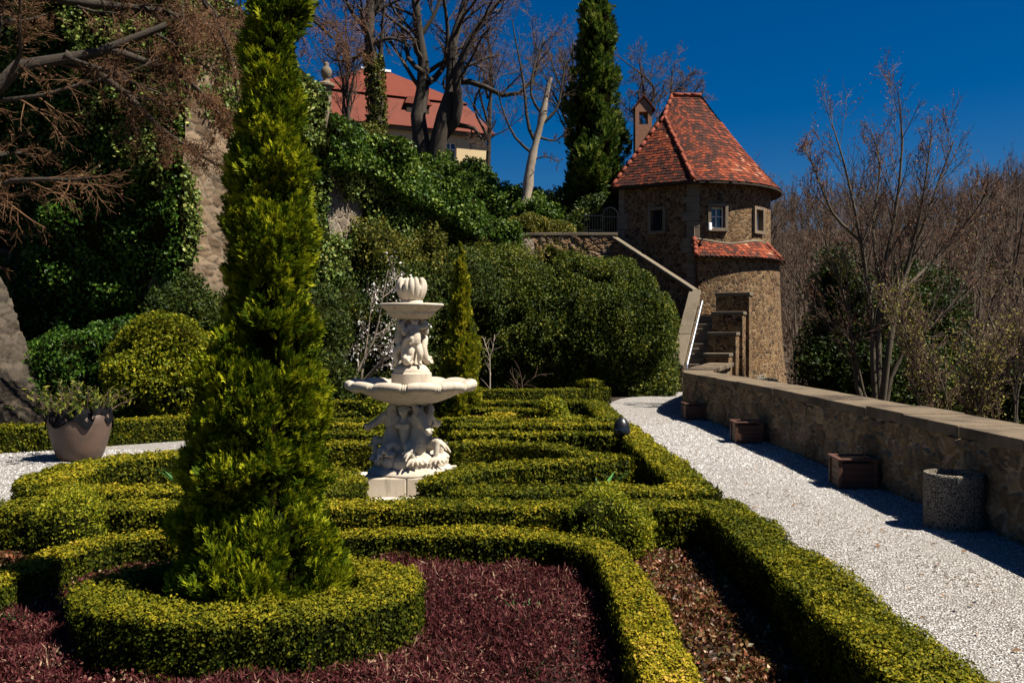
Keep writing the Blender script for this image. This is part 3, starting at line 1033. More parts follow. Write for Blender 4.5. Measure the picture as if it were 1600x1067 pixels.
# soffit and fascia
soff = np.r_[[E1 - [0, 0, .05]], EP - [0, 0, .05], [(4.6, 43.6, 8.05)]]
g.add(soff, np.arange(len(soff))[None])
ring0 = np.r_[[E1], EP]; g.add(np.stack([ring0 + [0, 0, .03], ring0 - [0, 0, .09]], 1), gridF(len(ring0), 2))
g.build('roof_boards', M['eave'], roof)
g = Geo()
tiled(g, Ef, Tf, 31, .19, .16, 1)
tiled(g, lambda u: E1 + (E2 - E1) * np.asarray(u)[..., None], lambda u: np.broadcast_to(A_, np.shape(u) + (3,)) * 1.0, 25, .19, .0, 2, bias=-.16)
g.build('roof_tiles', M['tile'], roof)
g = Geo()
up = np.array([0, 0, .05])
ridge_caps(g, E1 + up, A_ + up, .38, .085, 1); ridge_caps(g, A_ + up, R1 + up, .36, .085, 2); ridge_caps(g, R1 + up, R2 + up, .36, .09, 3)
ridge_caps(g, E2 + up + [0, 0, .02], A_ + up + [.05, -.05, -.03], .38, .085, 4)
g.build('ridge_tiles', M['ridge'], roof, True)
# chimney behind the roof
ch = thing('chimney', None, None, tuple(at(1004, 250, 42.5) + [0, 0, 0])); ch.parent = roof
g = Geo()
box(g, (0, 0, .3), (.78, .7, 2.6)); box(g, (-.30, 0, 1.9), (.18, .7, .6)); box(g, (.30, 0, 1.9), (.18, .7, .6)); box(g, (0, 0, 2.28), (.78, .7, .17))
prism(g, [(-.42, -.35), (.42, -.35), (.42, .35), (-.42, .35)], 2.365, 2.40)
g.add(np.array([(-.39, -.35, 2.4), (.39, -.35, 2.4), (0, -.35, 2.85), (-.39, .35, 2.4), (.39, .35, 2.4), (0, .35, 2.85)]), [np.array([[0, 1, 2], [3, 5, 4]]), np.array([[0, 2, 5, 3], [1, 4, 5, 2]])])
g.build('chimney_stack', M['brick'], ch)
g = Geo()
for s_ in (-1, 1):
    beam(g, (s_ * .27, -.42, 2.63), (s_ * .27, .42, 2.63), .02, .02)
    V = np.array([(s_ * .55, -.42, 2.26), (s_ * .55, .42, 2.26), (0, .42, 2.93), (0, -.42, 2.93)])
    g.add(np.r_[V, V + [0, 0, .07]], np.array([[0, 1, 2, 3], [4, 5, 6, 7], [0, 1, 5, 4], [3, 2, 6, 7], [0, 3, 7, 4], [1, 2, 6, 5]]))
g.build('chimney_cap', M['tile'], ch)
# skirt roof round the lower tower
sk = thing('skirt_roof', None, None); sk.parent = tower
a0, a1 = math.radians(-95.5), math.radians(60)
ska = lambda u: a0 + (a1 - a0) * np.asarray(u)
wave = lambda u: .09 * np.sin(np.asarray(u) * 2 * np.pi * 3.05 + 1.9)
SE = lambda u: np.stack([TC[0] + 4.31 * np.cos(ska(u)), TC[1] + 4.31 * np.sin(ska(u)), 5.08 + 0 * ska(u)], -1)
ST = lambda u: np.stack([TC[0] + 3.70 * np.cos(ska(u)), TC[1] + 3.70 * np.sin(ska(u)), 5.72 + wave(u)], -1)
g = Geo(); tiled(g, SE, ST, 5, .2, 0, 5); g.build('roof_tiles', M['tile'], sk)
g = Geo()
u_ = np.linspace(0, 1, 50)
g.add(np.stack([SE(u_) - [0, 0, .03], ST(u_) - [0, 0, .03]], 1), gridF(50, 2))
g.add(np.stack([SE(u_) - [0, 0, .04], np.stack([TC[0] + 4.0 * np.cos(ska(u_)), TC[1] + 4.0 * np.sin(ska(u_)), 0 * u_ + 5.04], -1)], 1), gridF(50, 2))
g.add(np.array([SE(np.array([0.]))[0], ST(np.array([0.]))[0], [P2[0], P2[1], 5.05]]), np.array([[0, 1, 2]]))
g.build('roof_boards', M['eave'], sk)
g = Geo()
tube(g, ST(u_) + [0, 0, .03], .055, 6)
g.build('mortar_fillet', M['quoin'], sk)
for k, u0 in enumerate((.004, .385, .66)):
    g = Geo(); ridge_caps(g, SE(np.array([u0]))[0] + up, ST(np.array([u0]))[0] + up, .26, .10, 10 + k); g.build('ridge_tiles', M['ridge'], sk, True)
# floodlight on the wall
a = math.radians(-87.5)
fl = thing('floodlight', 'small white floodlight on a dark arm beside the tower window', 'floodlight', (TC[0] + TR * math.cos(a), TC[1] + TR * math.sin(a), 5.95))
g = Geo(); box(g, (.06, -.42, .33), (.13, .10, .30), .3); bevel(g.build('lamp_housing', M['white_metal'], fl), .02)
g = Geo(); tube(g, [(-.12, -.02, -.05), (-.10, -.2, .02), (.04, -.40, .20)], .028, 6); box(g, (-.12, .0, -.05), (.12, .06, .16)); g.build('lamp_arm', M['black_metal'], fl)

# ------------------------------------------------------------------ the stairs beside the tower
st = thing('garden_stairs', 'steep worn stone staircase climbing to the tower between stone walls', 'staircase')
sd = unit(np.array([1.25, 3.1])); sn = np.array([sd[1], -sd[0]])
s0 = np.array([5.92, 31.1])
g = Geo()
for i in range(15):
    c = s0 + sd * (.22 * i + 1.5) + sn * .40
    box(g, (c[0], c[1], .18 * (i + .5) - .002 * i), (.86, 3.0, .178), math.atan2(sn[1], sn[0]))
    c = s0 + sd * (.22 * i + .14) + sn * .40
    box(g, (c[0], c[1], .18 * (i + 1) + .012), (.85, .34, .05), math.atan2(sn[1], sn[0]))
bevel(g.build('steps', M['step'], st), .012)
lp = poly_path([s0 + sd * 0.05 - sn * .20, s0 + sd * 3.55 - sn * .20], .35)
tl_ = np.linspace(0, 1, len(lp))
zt = np.interp(tl_, [0, .06, 1], [.80, .95, 3.58])
g = Geo(); strip_wall(g, lp, .20, .17, -.3, zt); g.build('side_wall', M['wall_par'], st)
g = Geo(); slab_row(g, lp, .24, .21, zt, zt + .13, 1.3, .01, 7); bevel(g.build('side_coping', M['coping_pale'], st), .015)
# upper flight parapet, running back to the terrace
e1 = s0 + sd * 3.55 - sn * .2
up_ = poly_path([e1 + [.02, .12], (4.22, 36.75)], .4)
tl_ = np.linspace(0, 1, len(up_))
zt = np.interp(tl_, [0, 1], [3.60, 5.86])
g = Geo(); strip_wall(g, up_, .16, .2, -.3, zt); g.build('upper_wall', M['wall_tower'], st)
g = Geo(); slab_row(g, up_, .22, .26, zt, zt + .13, 1.3, .01, 8); bevel(g.build('upper_coping', M['coping_pale'], st), .015)
# stepped pier on the right
g = Geo()
base = s0 + sn * 1.13
for i, zt in enumerate((1.22, 1.95, 2.70, 3.42)):
    a, b = .15 + i * .85, .15 + (i + 1) * .85
    pl = np.array([base + sd * a - sn * .42, base + sd * a + sn * (.42 + .12 * i), base + sd * b + sn * (.42 + .12 * i), base + sd * b - sn * .42])
    prism(g, pl, -2.0, zt)
    cc = pl.mean(0); g2 = Geo()
    prism(g2, cc + (pl - cc) * 1.07, zt, zt + .12); bevel(g2.build('pier_coping', M['coping_pale'], st), .015)
g.build('stepped_pier', M['wall_tower'], st)
g = Geo()
pa = s0 + sn * .14 + sd * .05; pb = s0 + sn * .14 + sd * 3.1
tube(g, [(pa[0], pa[1], .75), (pa[0] + .02, pa[1] + .05, .92), (pb[0], pb[1], 3.25), (pb[0] + .03, pb[1] + .12, 3.22)], .034, 8)
for k in (.05, .35, .65, .95):
    q = pa + (pb - pa) * k
    tube(g, [(q[0], q[1], .92 + 2.33 * k), (q[0] - sn[0] * .12, q[1] - sn[1] * .12, .80 + 2.33 * k)], .018, 6)
g.build('handrail', M['steel'], st)
# landing slab at the head of the stairs
g = Geo(); prism(g, [s0 + sd * 3.4 - sn * .3, s0 + sd * 3.4 + sn * 1.6, s0 + sd * 5.4 + sn * 1.6, s0 + sd * 5.4 - sn * .3], -.3, 2.68)
g.build('landing', M['step'], st)

# rocks at the tower foot
r = R(21)
for k, (px, py, d, sx, sz, lab) in enumerate(((1196, 652, 33.2, 1.0, 1.3, 'tall pale rock block at the foot of the tower'), (1226, 655, 32.6, .8, 1.1, 'low mossy boulder right of the tower foot'), (1248, 655, 33.4, .8, 1.1, 'dark boulder half hidden in scrub beyond the tower foot'))):
    p = at(px, py, d)
    g = Geo()
    nn_ = noise3(30 + k, 1.5); n2_ = noise3(40 + k, 5)
    th, ph = np.meshgrid(np.linspace(0, 2 * np.pi, 28, endpoint=False), np.linspace(-1.5, 1.5, 18), indexing='ij')
    D = np.stack([np.cos(th) * np.cos(ph), np.sin(th) * np.cos(ph), np.sin(ph)], -1)
    D = np.sign(D) * np.abs(D) ** .6
    V = D * (1 + .14 * nn_(D) + .04 * n2_(D))[..., None] * np.array([sx * .55, sx * .6, sz])
    g.add(V, gridF(28, 18, True))
    tag(g.build('boulder', M['rock'], smooth=False, loc=tuple(p)), lab, 'boulder')

# ------------------------------------------------------------------ house on the hill
hs_ = thing('hill_house', 'cream house with a red mansard roof on the hill behind bare trees', 'house', (0, 0, 0))
HX0, HX1, HY0, HY1, HZ0, HZ1 = -18.2, -2.15, 75, 85, 6.5, 18.35
g = Geo(); prism(g, [(HX0, HY0), (HX1, HY0), (HX1, HY1), (HX0, HY1)], HZ0, HZ1)
hb = g.build('wall', M['plaster'], hs_)
q = Geo(); box(q, (-5.3, HY0, 16.95), (1.0, 1.2, 1.7)); c1 = q.build('cutter', M['dark'])
q = Geo(); box(q, (-9.6, HY0, 16.95), (1.0, 1.2, 1.7)); c2 = q.build('cutter', M['dark'])
cut(hb, [c1, c2])
for x in (-5.3, -9.6):
    w_ = thing('window', None, None); w_.parent = hs_
    q = Geo(); box(q, (x, HY0 + .3, 16.95), (.98, .04, 1.68)); q.build('pane', M['glass'], w_)
    q = Geo()
    for s_ in (-1, 1):
        box(q, (x + s_ * .45, HY0 + .2, 16.95), (.08, .08, 1.66)); box(q, (x, HY0 + .2, 16.95 + s_ * .78), (.82, .08, .09))
    box(q, (x, HY0 + .2, 16.95), (.09, .075, 1.47)); box(q, (x - .235, HY0 + .2, 17.2), (.36, .07, .07)); box(q, (x + .235, HY0 + .2, 17.2), (.36, .07, .07))
    q.build('frame', M['frame_white'], w_)
g = Geo(); prism(g, [(HX0 - .35, HY0 - .35), (HX1 + .35, HY0 - .35), (HX1 + .35, HY1 + .3), (HX0 - .35, HY1 + .3)], HZ1, HZ1 + .28)
g.build('cornice', M['coping_pale'], hs_)


def frustum(g, x0, x1, y0, y1, z0, ix, iy, z1):
    b = [(x0, y0, z0), (x1, y0, z0), (x1, y1, z0), (x0, y1, z0)]
    t = [(x0 + ix, y0 + iy, z1), (x1 - ix, y0 + iy, z1), (x1 - ix, y1 - iy, z1), (x0 + ix, y1 - iy, z1)]
    g.add(np.array(b + t), np.array([[0, 1, 5, 4], [1, 2, 6, 5], [2, 3, 7, 6], [3, 0, 4, 7], [4, 5, 6, 7], [3, 2, 1, 0]]))


g = Geo()
frustum(g, HX0 - .6, HX1 + .6, HY0 - .6, HY1 + .6, HZ1 + .28, 2.0, 1.7, HZ1 + 2.9)
frustum(g, HX0 + 1.25, HX1 - 1.25, HY0 + .95, HY1 - .95, HZ1 + 3.0, 5.5, 3.95, HZ1 + 6.0)
frustum(g, -9.2, -6.9, HY0 + .1, HY0 + 3, HZ1 + 2.3, .3, .1, HZ1 + 2.9)
hr = g.build('roof', M['red_roof'], hs_)
g = Geo(); box(g, (-8.05, HY0 + 1.2, HZ1 + 1.6), (1.9, 1.9, 1.3)); g.build('dormer', M['eave'], hr)
g = Geo(); box(g, (-8.05, HY0 + .22, HZ1 + 1.6), (.9, .06, .9)); g.build('dormer_pane', M['glass'], hr)
g = Geo(); beam(g, (-11.6, HY0 + 5, HZ1 + 6.1), (-9.0, HY0 + 5, HZ1 + 6.1), .5, .2); box(g, (-10.6, HY0 + 5, HZ1 + 6.4), (.7, .6, .5)); g.build('ridge_flashing', M['frame_white'], hr)
a_ = math.radians(24)
hs_.rotation_euler = (0, 0, a_)
hs_.location = (HX1 - (HX1 * math.cos(a_) - HY0 * math.sin(a_)), HY0 - (HX1 * math.sin(a_) + HY0 * math.cos(a_)), 0)

# ------------------------------------------------------------------ the fountain


class Clay:
    """soft forms fused into one carved surface"""

    def __init__(s):
        s.g = Geo()
        th, ph = np.meshgrid(np.linspace(0, 2 * np.pi, 14, endpoint=False), np.linspace(-np.pi / 2, np.pi / 2, 9), indexing='ij')
        s.D = np.stack([np.cos(th) * np.cos(ph), np.sin(th) * np.cos(ph), np.sin(ph)], -1).reshape(-1, 3)
        s.Fq = gridF(14, 9, True)
        s.M = np.eye(3); s.o = np.zeros(3)

    def ball(s, c, r):
        r = np.array([r, r, r] if np.isscalar(r) else r)
        s.g.add((np.array(c) + s.D * r) @ s.M.T + s.o, s.Fq)

    def limb(s, pts, rad):
        P = np.asarray(pts, float); rad = np.asarray(rad, float)
        Q = np.c_[P, rad]
        Q = smooth_path(Q, .012)
        last = None
        for q in Q:
            if last is None or np.linalg.norm(q[:3] - last[:3]) > q[3] * .3:
                s.ball(q[:3], q[3]); last = q

    def fan(s, c, dirs, rad, r0):
        for d in dirs:
            s.limb([c, np.array(c) + np.array(d) * .55 + [0, 0, .015], np.array(c) + np.array(d)], [r0, r0 * 1.1, rad])

    def build(s, name, parent, voxel=.011, mat='statue', sm=4):
        o = s.g.build(name, M[mat], parent)
        m = o.modifiers.new('fuse', 'REMESH'); m.mode = 'VOXEL'; m.voxel_size = voxel; m.use_smooth_shade = True
        m2 = o.modifiers.new('soften', 'SMOOTH'); m2.factor = .5; m2.iterations = sm
        evaluated(o)
        if not o.data.materials:
            o.data.materials.append(M[mat])
        return o


FX, FY = -1.29, 11.5
fo = thing('stone_fountain', 'tall pale carved stone fountain with horses below and cherubs under the upper dish', 'fountain', (FX, FY, 0))
g = Geo()
box(g, (-.275, 0, .12), (.545, 1.12, .24)); box(g, (.275, 0, .12), (.545, 1.12, .24))
bevel(g.build('plinth', M['statue'], fo), .015)
g = Geo(); lathe(g, [(.0, .238), (.56, .238), (.55, .27), (.50, .31), (.46, .34), (.0, .34)], 48); g.build('round_base', M['statue'], fo, True)
# horses and the figure between them
k = Clay()
r = R(77)
for a in np.linspace(0, 2 * np.pi, 15)[:-1]:
    k.ball((.33 * math.cos(a), .33 * math.sin(a), .36 + .03 * r.random()), (.15, .15, .12 + .04 * r.random()))
k.ball((0, 0, .45), (.34, .34, .2))
k.limb([(0, .06, .4), (0, .06, .7), (0, .06, 1.08)], [.24, .15, .13])


def horse(k, ang, flip=1, head=(.30, -.05), bow=.0):
    """a sea horse rising from the base; local -y is forwards"""
    ca, sa = math.cos(ang), math.sin(ang)
    k.M = np.array([[ca, -sa, 0], [sa, ca, 0], [0, 0, 1]])
    f = flip
    # trunk, chest and arched neck
    k.limb([(.02 * f, .05, .45), (0, -.16, .52), (0, -.25, .64), (0, -.24, .82), (0, -.23, .98)], [.17, .165, .125, .088, .078])
    k.ball((0, -.25, .58), (.13, .11, .13))
    # head: jaw, muzzle, nostrils
    p = np.array([0, -.25, .99])
    m = np.array([0, -.56, .80 + bow])
    k.limb([p, p * .6 + m * .4 + [0, 0, .012], p * .25 + m * .75, m], [.078, .062, .046, .050])
    k.ball(p * .78 + m * .22 + [0, .03, -.055], (.060, .085, .085))
    k.ball(m + [0, -.012, -.006], (.050, .040, .042))
    for s_ in (-1, 1):
        k.ball(m + [.034 * s_, -.035, .022], .022)
        k.ball(p * .70 + m * .30 + [.060 * s_, -.01, .040], .024)
        k.limb([p * .72 + m * .28 + [.050 * s_, 0, .062], p * .55 + m * .45 + [.056 * s_, 0, .045]], [.014, .010])
        k.limb([p + [.04 * s_, .02, .05], p + [.055 * s_, .03, .13]], [.030, .010])
        # forelegs, bent, ending in webbed fins
        sh = np.array([.10 * s_, -.26, .60]); kn = np.array([.17 * s_, -.43, .60 + .05 * s_ * f]); hf = np.array([.15 * s_, -.44, .46])
        k.limb([sh, kn], [.075, .046]); k.limb([kn, hf], [.046, .034])
        k.fan(hf, [(.10 * t, -.07 + .03 * abs(t), -.07) for t in (-1, -.35, .35, 1)], .014, .022)
        k.fan(kn + [0, 0, .01], [(.10 * s_, .06 * t, .05 * t - .06) for t in (-1, -.2, .6)], .012, .02)
    # mane
    for t in np.linspace(0, 1, 8):
        q = np.array([0, -.16 + .03 * math.sin(t * 9), 1.06 - .36 * t])
        for s_ in (-1, 0, 1):
            k.limb([q + [.03 * s_, 0, 0], q + [.065 * s_, .07, -.04], q + [.05 * s_, .11, -.09]], [.030, .026, .014])
    # coiled tail
    k.limb([(.0, .05, .42), (.2 * f, .12, .42), (.32 * f, .02, .48), (.30 * f, -.08, .60)], [.13, .10, .07, .04])
    k.M = np.eye(3)


horse(k, math.radians(28), 1)
horse(k, math.radians(-70), -1, bow=.03)
horse(k, math.radians(150), 1)
# tritons carrying the basin: torso, arms raised
for ang in (-20, 100, 215):
    a = math.radians(ang); ca, sa = math.cos(a), math.sin(a)
    k.M = np.array([[ca, -sa, 0], [sa, ca, 0], [0, 0, 1]])
    k.limb([(0, -.15, .52), (0, -.17, .66), (0, -.17, .82), (0, -.16, .93)], [.10, .072, .088, .074])
    for s_ in (-1, 1):
        k.ball((.05 * s_, -.265, .85), (.05, .03, .04))
        k.limb([(.10 * s_, -.17, .93), (.19 * s_, -.20, .88), (.21 * s_, -.22, 1.02), (.15 * s_, -.22, 1.10)], [.055, .045, .04, .036])
        k.limb([(.05 * s_, -.2, .55), (.13 * s_, -.34, .60), (.15 * s_, -.36, .46), (.20 * s_, -.42, .40)], [.075, .058, .042, .026])
    k.limb([(0, -.18, .95), (0, -.215, 1.0)], [.045, .042])
    k.ball((0, -.225, 1.035), (.062, .07, .075))
    k.ball((0, -.295, 1.025), .014)
    for t in range(7):
        b = t / 6 * math.pi
        k.ball((.06 * math.cos(b), -.20 + .01 * (t % 2), 1.06 + .03 * math.sin(b)), .026)
    k.M = np.eye(3)
# waves, shells and leaves spilling over the base
for t in range(9):
    b = r.uniform(0, 6.28); q = np.array([.38 * math.cos(b), .38 * math.sin(b), .40 + .12 * r.random()])
    o_ = unit(np.array([math.cos(b), math.sin(b), -.3]))
    k.fan(q, [o_ * .10 + np.array([-math.sin(b), math.cos(b), 0]) * w * .06 for w in (-1, -.3, .3, 1)], .012, .022)
k.build('carved_horses', fo, .0078, sm=2)


def basin_mod(n, amp, z0, ridge=True):
    def f(a, rr, z):
        w = np.clip((rr - .50) / .28, 0, 1) * np.clip((z - 1.10) / .1, 0, 1)
        ph = (a * n / (2 * np.pi)) % 1.0
        lobe = np.abs(np.sin(np.pi * ph)) ** .45
        groove = np.exp(-((np.minimum(ph, 1 - ph) - .07) / .016) ** 2)
        return rr * (1 + amp * w * (lobe - .75) - .034 * w * groove), z + w * (.035 * (lobe - .6)) - .02 * w * groove
    return f


g = Geo()
lathe(g, [(0, 1.09), (.20, 1.09), (.23, 1.105), (.34, 1.13), (.48, 1.18), (.62, 1.245), (.72, 1.30), (.765, 1.285), (.81, 1.29), (.84, 1.32), (.845, 1.36),
          (.82, 1.395), (.78, 1.405), (.74, 1.395), (.70, 1.37), (.60, 1.32), (.4, 1.28), (0, 1.27)], 480, mod=basin_mod(12, .035, 0))
g.build('scalloped_basin', M['statue'], fo, True)
g = Geo(); lathe(g, [(0, 1.26), (.255, 1.26), (.258, 1.495), (.248, 1.51), (.236, 1.515), (.228, 1.54), (.208, 1.57), (.18, 1.595), (.14, 1.615), (0, 1.63)], 56)
g.build('round_pedestal', M['statue'], fo, False)
k = Clay()
k.limb([(0, .02, 1.60), (0, .02, 1.9), (0, .02, 2.22)], [.10, .085, .09])


def putto(k, ang):
    a = math.radians(ang); ca, sa = math.cos(a), math.sin(a)
    k.M = np.array([[ca, -sa, 0], [sa, ca, 0], [0, 0, 1]])
    k.limb([(0, -.115, 1.86), (0, -.145, 1.94), (0, -.13, 2.04), (0, -.115, 2.10)], [.078, .082, .072, .062])
    k.ball((0, -.175, 1.93), (.058, .05, .058))
    for s_ in (-1, 1):
        fwd = -.03 if s_ > 0 else .0
        k.limb([(.045 * s_, -.125, 1.85), (.058 * s_, -.165 + fwd, 1.76), (.052 * s_, -.15 + fwd, 1.675), (.055 * s_, -.155 + fwd, 1.635)], [.058, .046, .034, .026])
        k.limb([(.055 * s_, -.15 + fwd, 1.63), (.06 * s_, -.20 + fwd, 1.622)], [.024, .018])
        k.limb([(.07 * s_, -.11, 2.09), (.13 * s_, -.13, 2.05 + .04 * s_), (.15 * s_, -.12, 2.13), (.10 * s_, -.11, 2.20)], [.036, .032, .028, .024])
    k.limb([(0, -.12, 2.12), (0, -.135, 2.14)], [.035, .034])
    k.ball((0, -.135, 2.165), (.052, .058, .055))
    k.ball((0, -.195, 2.155), .010)
    for t in range(6):
        b = t / 5 * math.pi
        k.ball((.045 * math.cos(b), -.12, 2.185 + .02 * math.sin(b)), .022)
    # dolphin at the side, tail curled up like a horn
    k.limb([(-.11, -.17, 1.655), (-.115, -.12, 1.72), (-.12, -.10, 1.83), (-.105, -.15, 1.93), (-.06, -.20, 1.95), (-.05, -.205, 1.90), (-.075, -.205, 1.875)], [.052, .055, .046, .036, .030, .026, .018])
    k.ball((-.11, -.185, 1.68), (.055, .06, .045))
    k.limb([(-.11, -.20, 1.672), (-.11, -.265, 1.655)], [.036, .017])
    k.limb([(-.11, -.20, 1.642), (-.11, -.25, 1.632)], [.028, .012])
    for s_ in (-1, 1):
        k.ball((-.11 + .042 * s_, -.205, 1.70), .016)
        k.fan((-.11 + .04 * s_, -.16, 1.65), [(.06 * s_, .02 * t, -.02) for t in (-1, 0, 1)], .010, .014)
    k.M = np.eye(3)


for a in (22, 142, 262):
    putto(k, a)
k.build('carved_cherubs', fo, .0075, sm=2)


def flute(a, rr, z):
    w = ((z > 2.21) & (z < 2.30) & (rr > .16)).astype(float)
    return rr * (1 + .018 * w * np.sin(a * 44)), z


g = Geo()
lathe(g, [(0, 2.19), (.20, 2.19), (.235, 2.205), (.27, 2.235), (.30, 2.262), (.305, 2.285), (.33, 2.30), (.385, 2.345), (.41, 2.36), (.415, 2.378), (.40, 2.39), (.37, 2.385), (.30, 2.375), (0, 2.37)], 176, mod=flute)
g.build('upper_dish', M['statue'], fo, True)
g = Geo(); lathe(g, [(0, 2.365), (.145, 2.365), (.15, 2.40), (.14, 2.43), (0, 2.44)], 40); g.build('shell_foot', M['statue'], fo, True)


def shell_mod(a, rr, z):
    ph = (a * 15 / (2 * np.pi)) % 1.0
    lobe = np.abs(np.sin(np.pi * ph)) ** .6
    t = np.clip((z - 2.43) / .28, 0, 1)
    cutw = np.exp(-(((a - np.radians(238)) / .16) ** 2)) + .8 * np.exp(-(((a - np.radians(318)) / .10) ** 2)) + .7 * np.exp(-(((a - 1.4) / .22) ** 2))
    return rr * (1 + .10 * (lobe - .6) * (.4 + t)), z + (.03 * (lobe - .5)) * t ** 2 - .13 * np.clip(cutw, 0, 1) * t ** 2.2


g = Geo()
lathe(g, [(.12, 2.42), (.155, 2.46), (.18, 2.52), (.195, 2.58), (.192, 2.63), (.172, 2.68), (.145, 2.71), (.128, 2.712), (.135, 2.68), (.15, 2.63), (.152, 2.56), (.13, 2.49), (.08, 2.46), (0, 2.455)], 180, mod=shell_mod)
g.build('stone_shell', M['statue'], fo, True)
# paving around the fountain
g = Geo(); lathe(g, [(0, .010), (1.55, .010), (1.56, -.05)], 64, c=(FX, FY + .2, 0))
tag(g.build('pavement', M['paving']), kind='structure')

# ------------------------------------------------------------------ box hedges
SOILZ = .006


def soil(poly, z=SOILZ):
    poly = np.asarray(poly, float)
    g = Geo().add(np.c_[poly, np.full(len(poly), z)], np.arange(len(poly))[None])
    return tag(g.build('soil', M['soil']), kind='structure')


AX = -1.29
mir = lambda p: [(2 * AX - x, y) for x, y in p][::-1]
soil([(2.15, 1), (2.15, 8.45), (-4.73, 8.45), (-4.73, 1)])
soil([(2.15, 9.0), (2.15, 16.0), (-4.7, 16.0), (-5.2, 12), (-4.9, 9.0)], .005)
soil([(2.15, 16.6), (2.15, 21.3), (-4.73, 21.3), (-4.73, 16.6)], .005)
soil([(-13, 15.2), (-9.2, 15.2), (-5.8, 17.5), (-3.5, 22.2), (2.4, 24.6), (3.4, 27.9), (5.6, 30.8), (5.6, 31.1), (-13, 31.1)], .005)

HID = [100]


def hedge(label, pts, w, h, closed=False, dens=1.0, bronze=.15, corner=False, mat='box_near', group='clipped box hedges of the parterre', wob=.014, base=0.0):
    HID[0] += 1
    rng = R(HID[0])
    P = poly_path(pts, .09) if corner else smooth_path(pts, .09, closed)
    n = len(P)
    if closed:
        T = unit(np.roll(P, -1, 0) - np.roll(P, 1, 0))
    else:
        T = unit(np.gradient(P, axis=0))
    if corner:                                     # soften turns so the section mitres
        for _ in range(2):
            T[1:-1] = unit(T[:-2] + T[1:-1] * 2 + T[2:])
    Nn = np.c_[-T[:, 1], T[:, 0]]
    c = min(.035, h * .12)
    w = w * .96; hw = w / 2
    sec = np.array([(-hw * .93, -.02), (-hw * .98, h * .35), (-hw, h * .7), (-hw, h - c), (-hw + c * .3, h - c * .3), (-hw + c, h), (-hw * .33, h + .006), (hw * .33, h + .006), (hw - c, h), (hw - c * .3, h - c * .3), (hw, h - c), (hw, h * .7), (hw * .98, h * .35), (hw * .93, -.02)])
    if not closed:                                  # rounded ends
        e = np.minimum(np.arange(n), np.arange(n)[::-1]) * .09
        k = np.sqrt(np.clip(1 - (1 - np.clip(e / .11, 0, 1)) ** 2, 0.02, 1)) * .35 + .65
        k[0] = k[-1] = .35
    else:
        k = np.ones(n)
    V = np.stack([P[:, None, 0] + Nn[:, None, 0] * sec[None, :, 0] * k[:, None], P[:, None, 1] + Nn[:, None, 1] * sec[None, :, 0] * k[:, None],
                  np.broadcast_to(sec[None, :, 1], (n, len(sec))) * (1 - .10 * (1 - k[:, None])) + base], -1)
    nz = noise3(HID[0], 3.2); nz2 = noise3(HID[0] + 500, 11)
    ctr = np.concatenate([P, np.full((n, 1), h * .5)], 1)[:, None]
    out = unit(V - ctr)
    d = nz(V) * wob + nz2(V) * .012
    V = V + out * d[..., None]
    V[..., 2] = np.maximum(V[..., 2], -.03)
    F = gridF(n, len(sec), closed)
    caps = [F[:, ::-1]]
    g = Geo()
    core = V - out * .035
    g.add(core, F, 1)
    if not closed:
        m = len(sec)
        g.add(core[0], np.arange(m)[None], 1); g.add(core[-1], np.arange(m)[None, ::-1], 1)
    # leaves: their size follows the distance at which the hedge is seen
    P3, N3 = sample(V.reshape(-1, 3), F, 15000, rng)
    if not closed:                                  # leaves over the two end faces
        for q, sg in ((0, -1), (n - 1, 1)):
            cnt = int(14000 * w * h)
            b = np.c_[(rng.random(cnt) - .5) * w * .85, rng.random(cnt) * h]
            pe = np.c_[P[q, 0] + Nn[q, 0] * b[:, 0], P[q, 1] + Nn[q, 1] * b[:, 0], b[:, 1] + base]
            P3 = np.r_[P3, pe + np.r_[T[q] * sg * .02, 0]]; N3 = np.r_[N3, np.tile(np.r_[T[q] * sg, 0], (cnt, 1))]
    dd = np.hypot(P3[:, 0], P3[:, 1])
    L = np.clip(.0034 * dd, .020, .05)
    keep = rng.random(len(P3)) < dens * .80 * (.020 / L) ** 2 * 1.0 + .0
    P3, N3, L, dd = P3[keep], N3[keep], L[keep], dd[keep]
    flip = (N3 * unit(P3 - np.c_[P3[:, :2], np.full(len(P3), -1)])).sum(1)
    tuft = nz2(P3 * 2.3)
    stray = np.where(rng.random(len(P3)) < .035, rng.random(len(P3)) * .045, 0)
    deep = np.where(N3[:, 2] < .5, -.030 * rng.random(len(P3)), 0)
    Vl, Fl = leaves(rng, P3 + N3 * (tuft * .012 + stray + deep)[:, None], N3, L, L * .62, .58, .35, (-.03, .016), .10)
    topw = np.clip((P3[:, 2] - base) / h, 0, 1) ** 3 * np.clip(N3[:, 2] * 1.2, 0, 1)  # golden tops: bronzed tips, plus top-to-side light contrast put into the tone
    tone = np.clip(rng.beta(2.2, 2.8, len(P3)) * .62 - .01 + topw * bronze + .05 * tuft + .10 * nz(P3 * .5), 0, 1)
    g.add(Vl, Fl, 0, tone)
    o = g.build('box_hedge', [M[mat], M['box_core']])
    return tag(o, label, 'hedge', group)


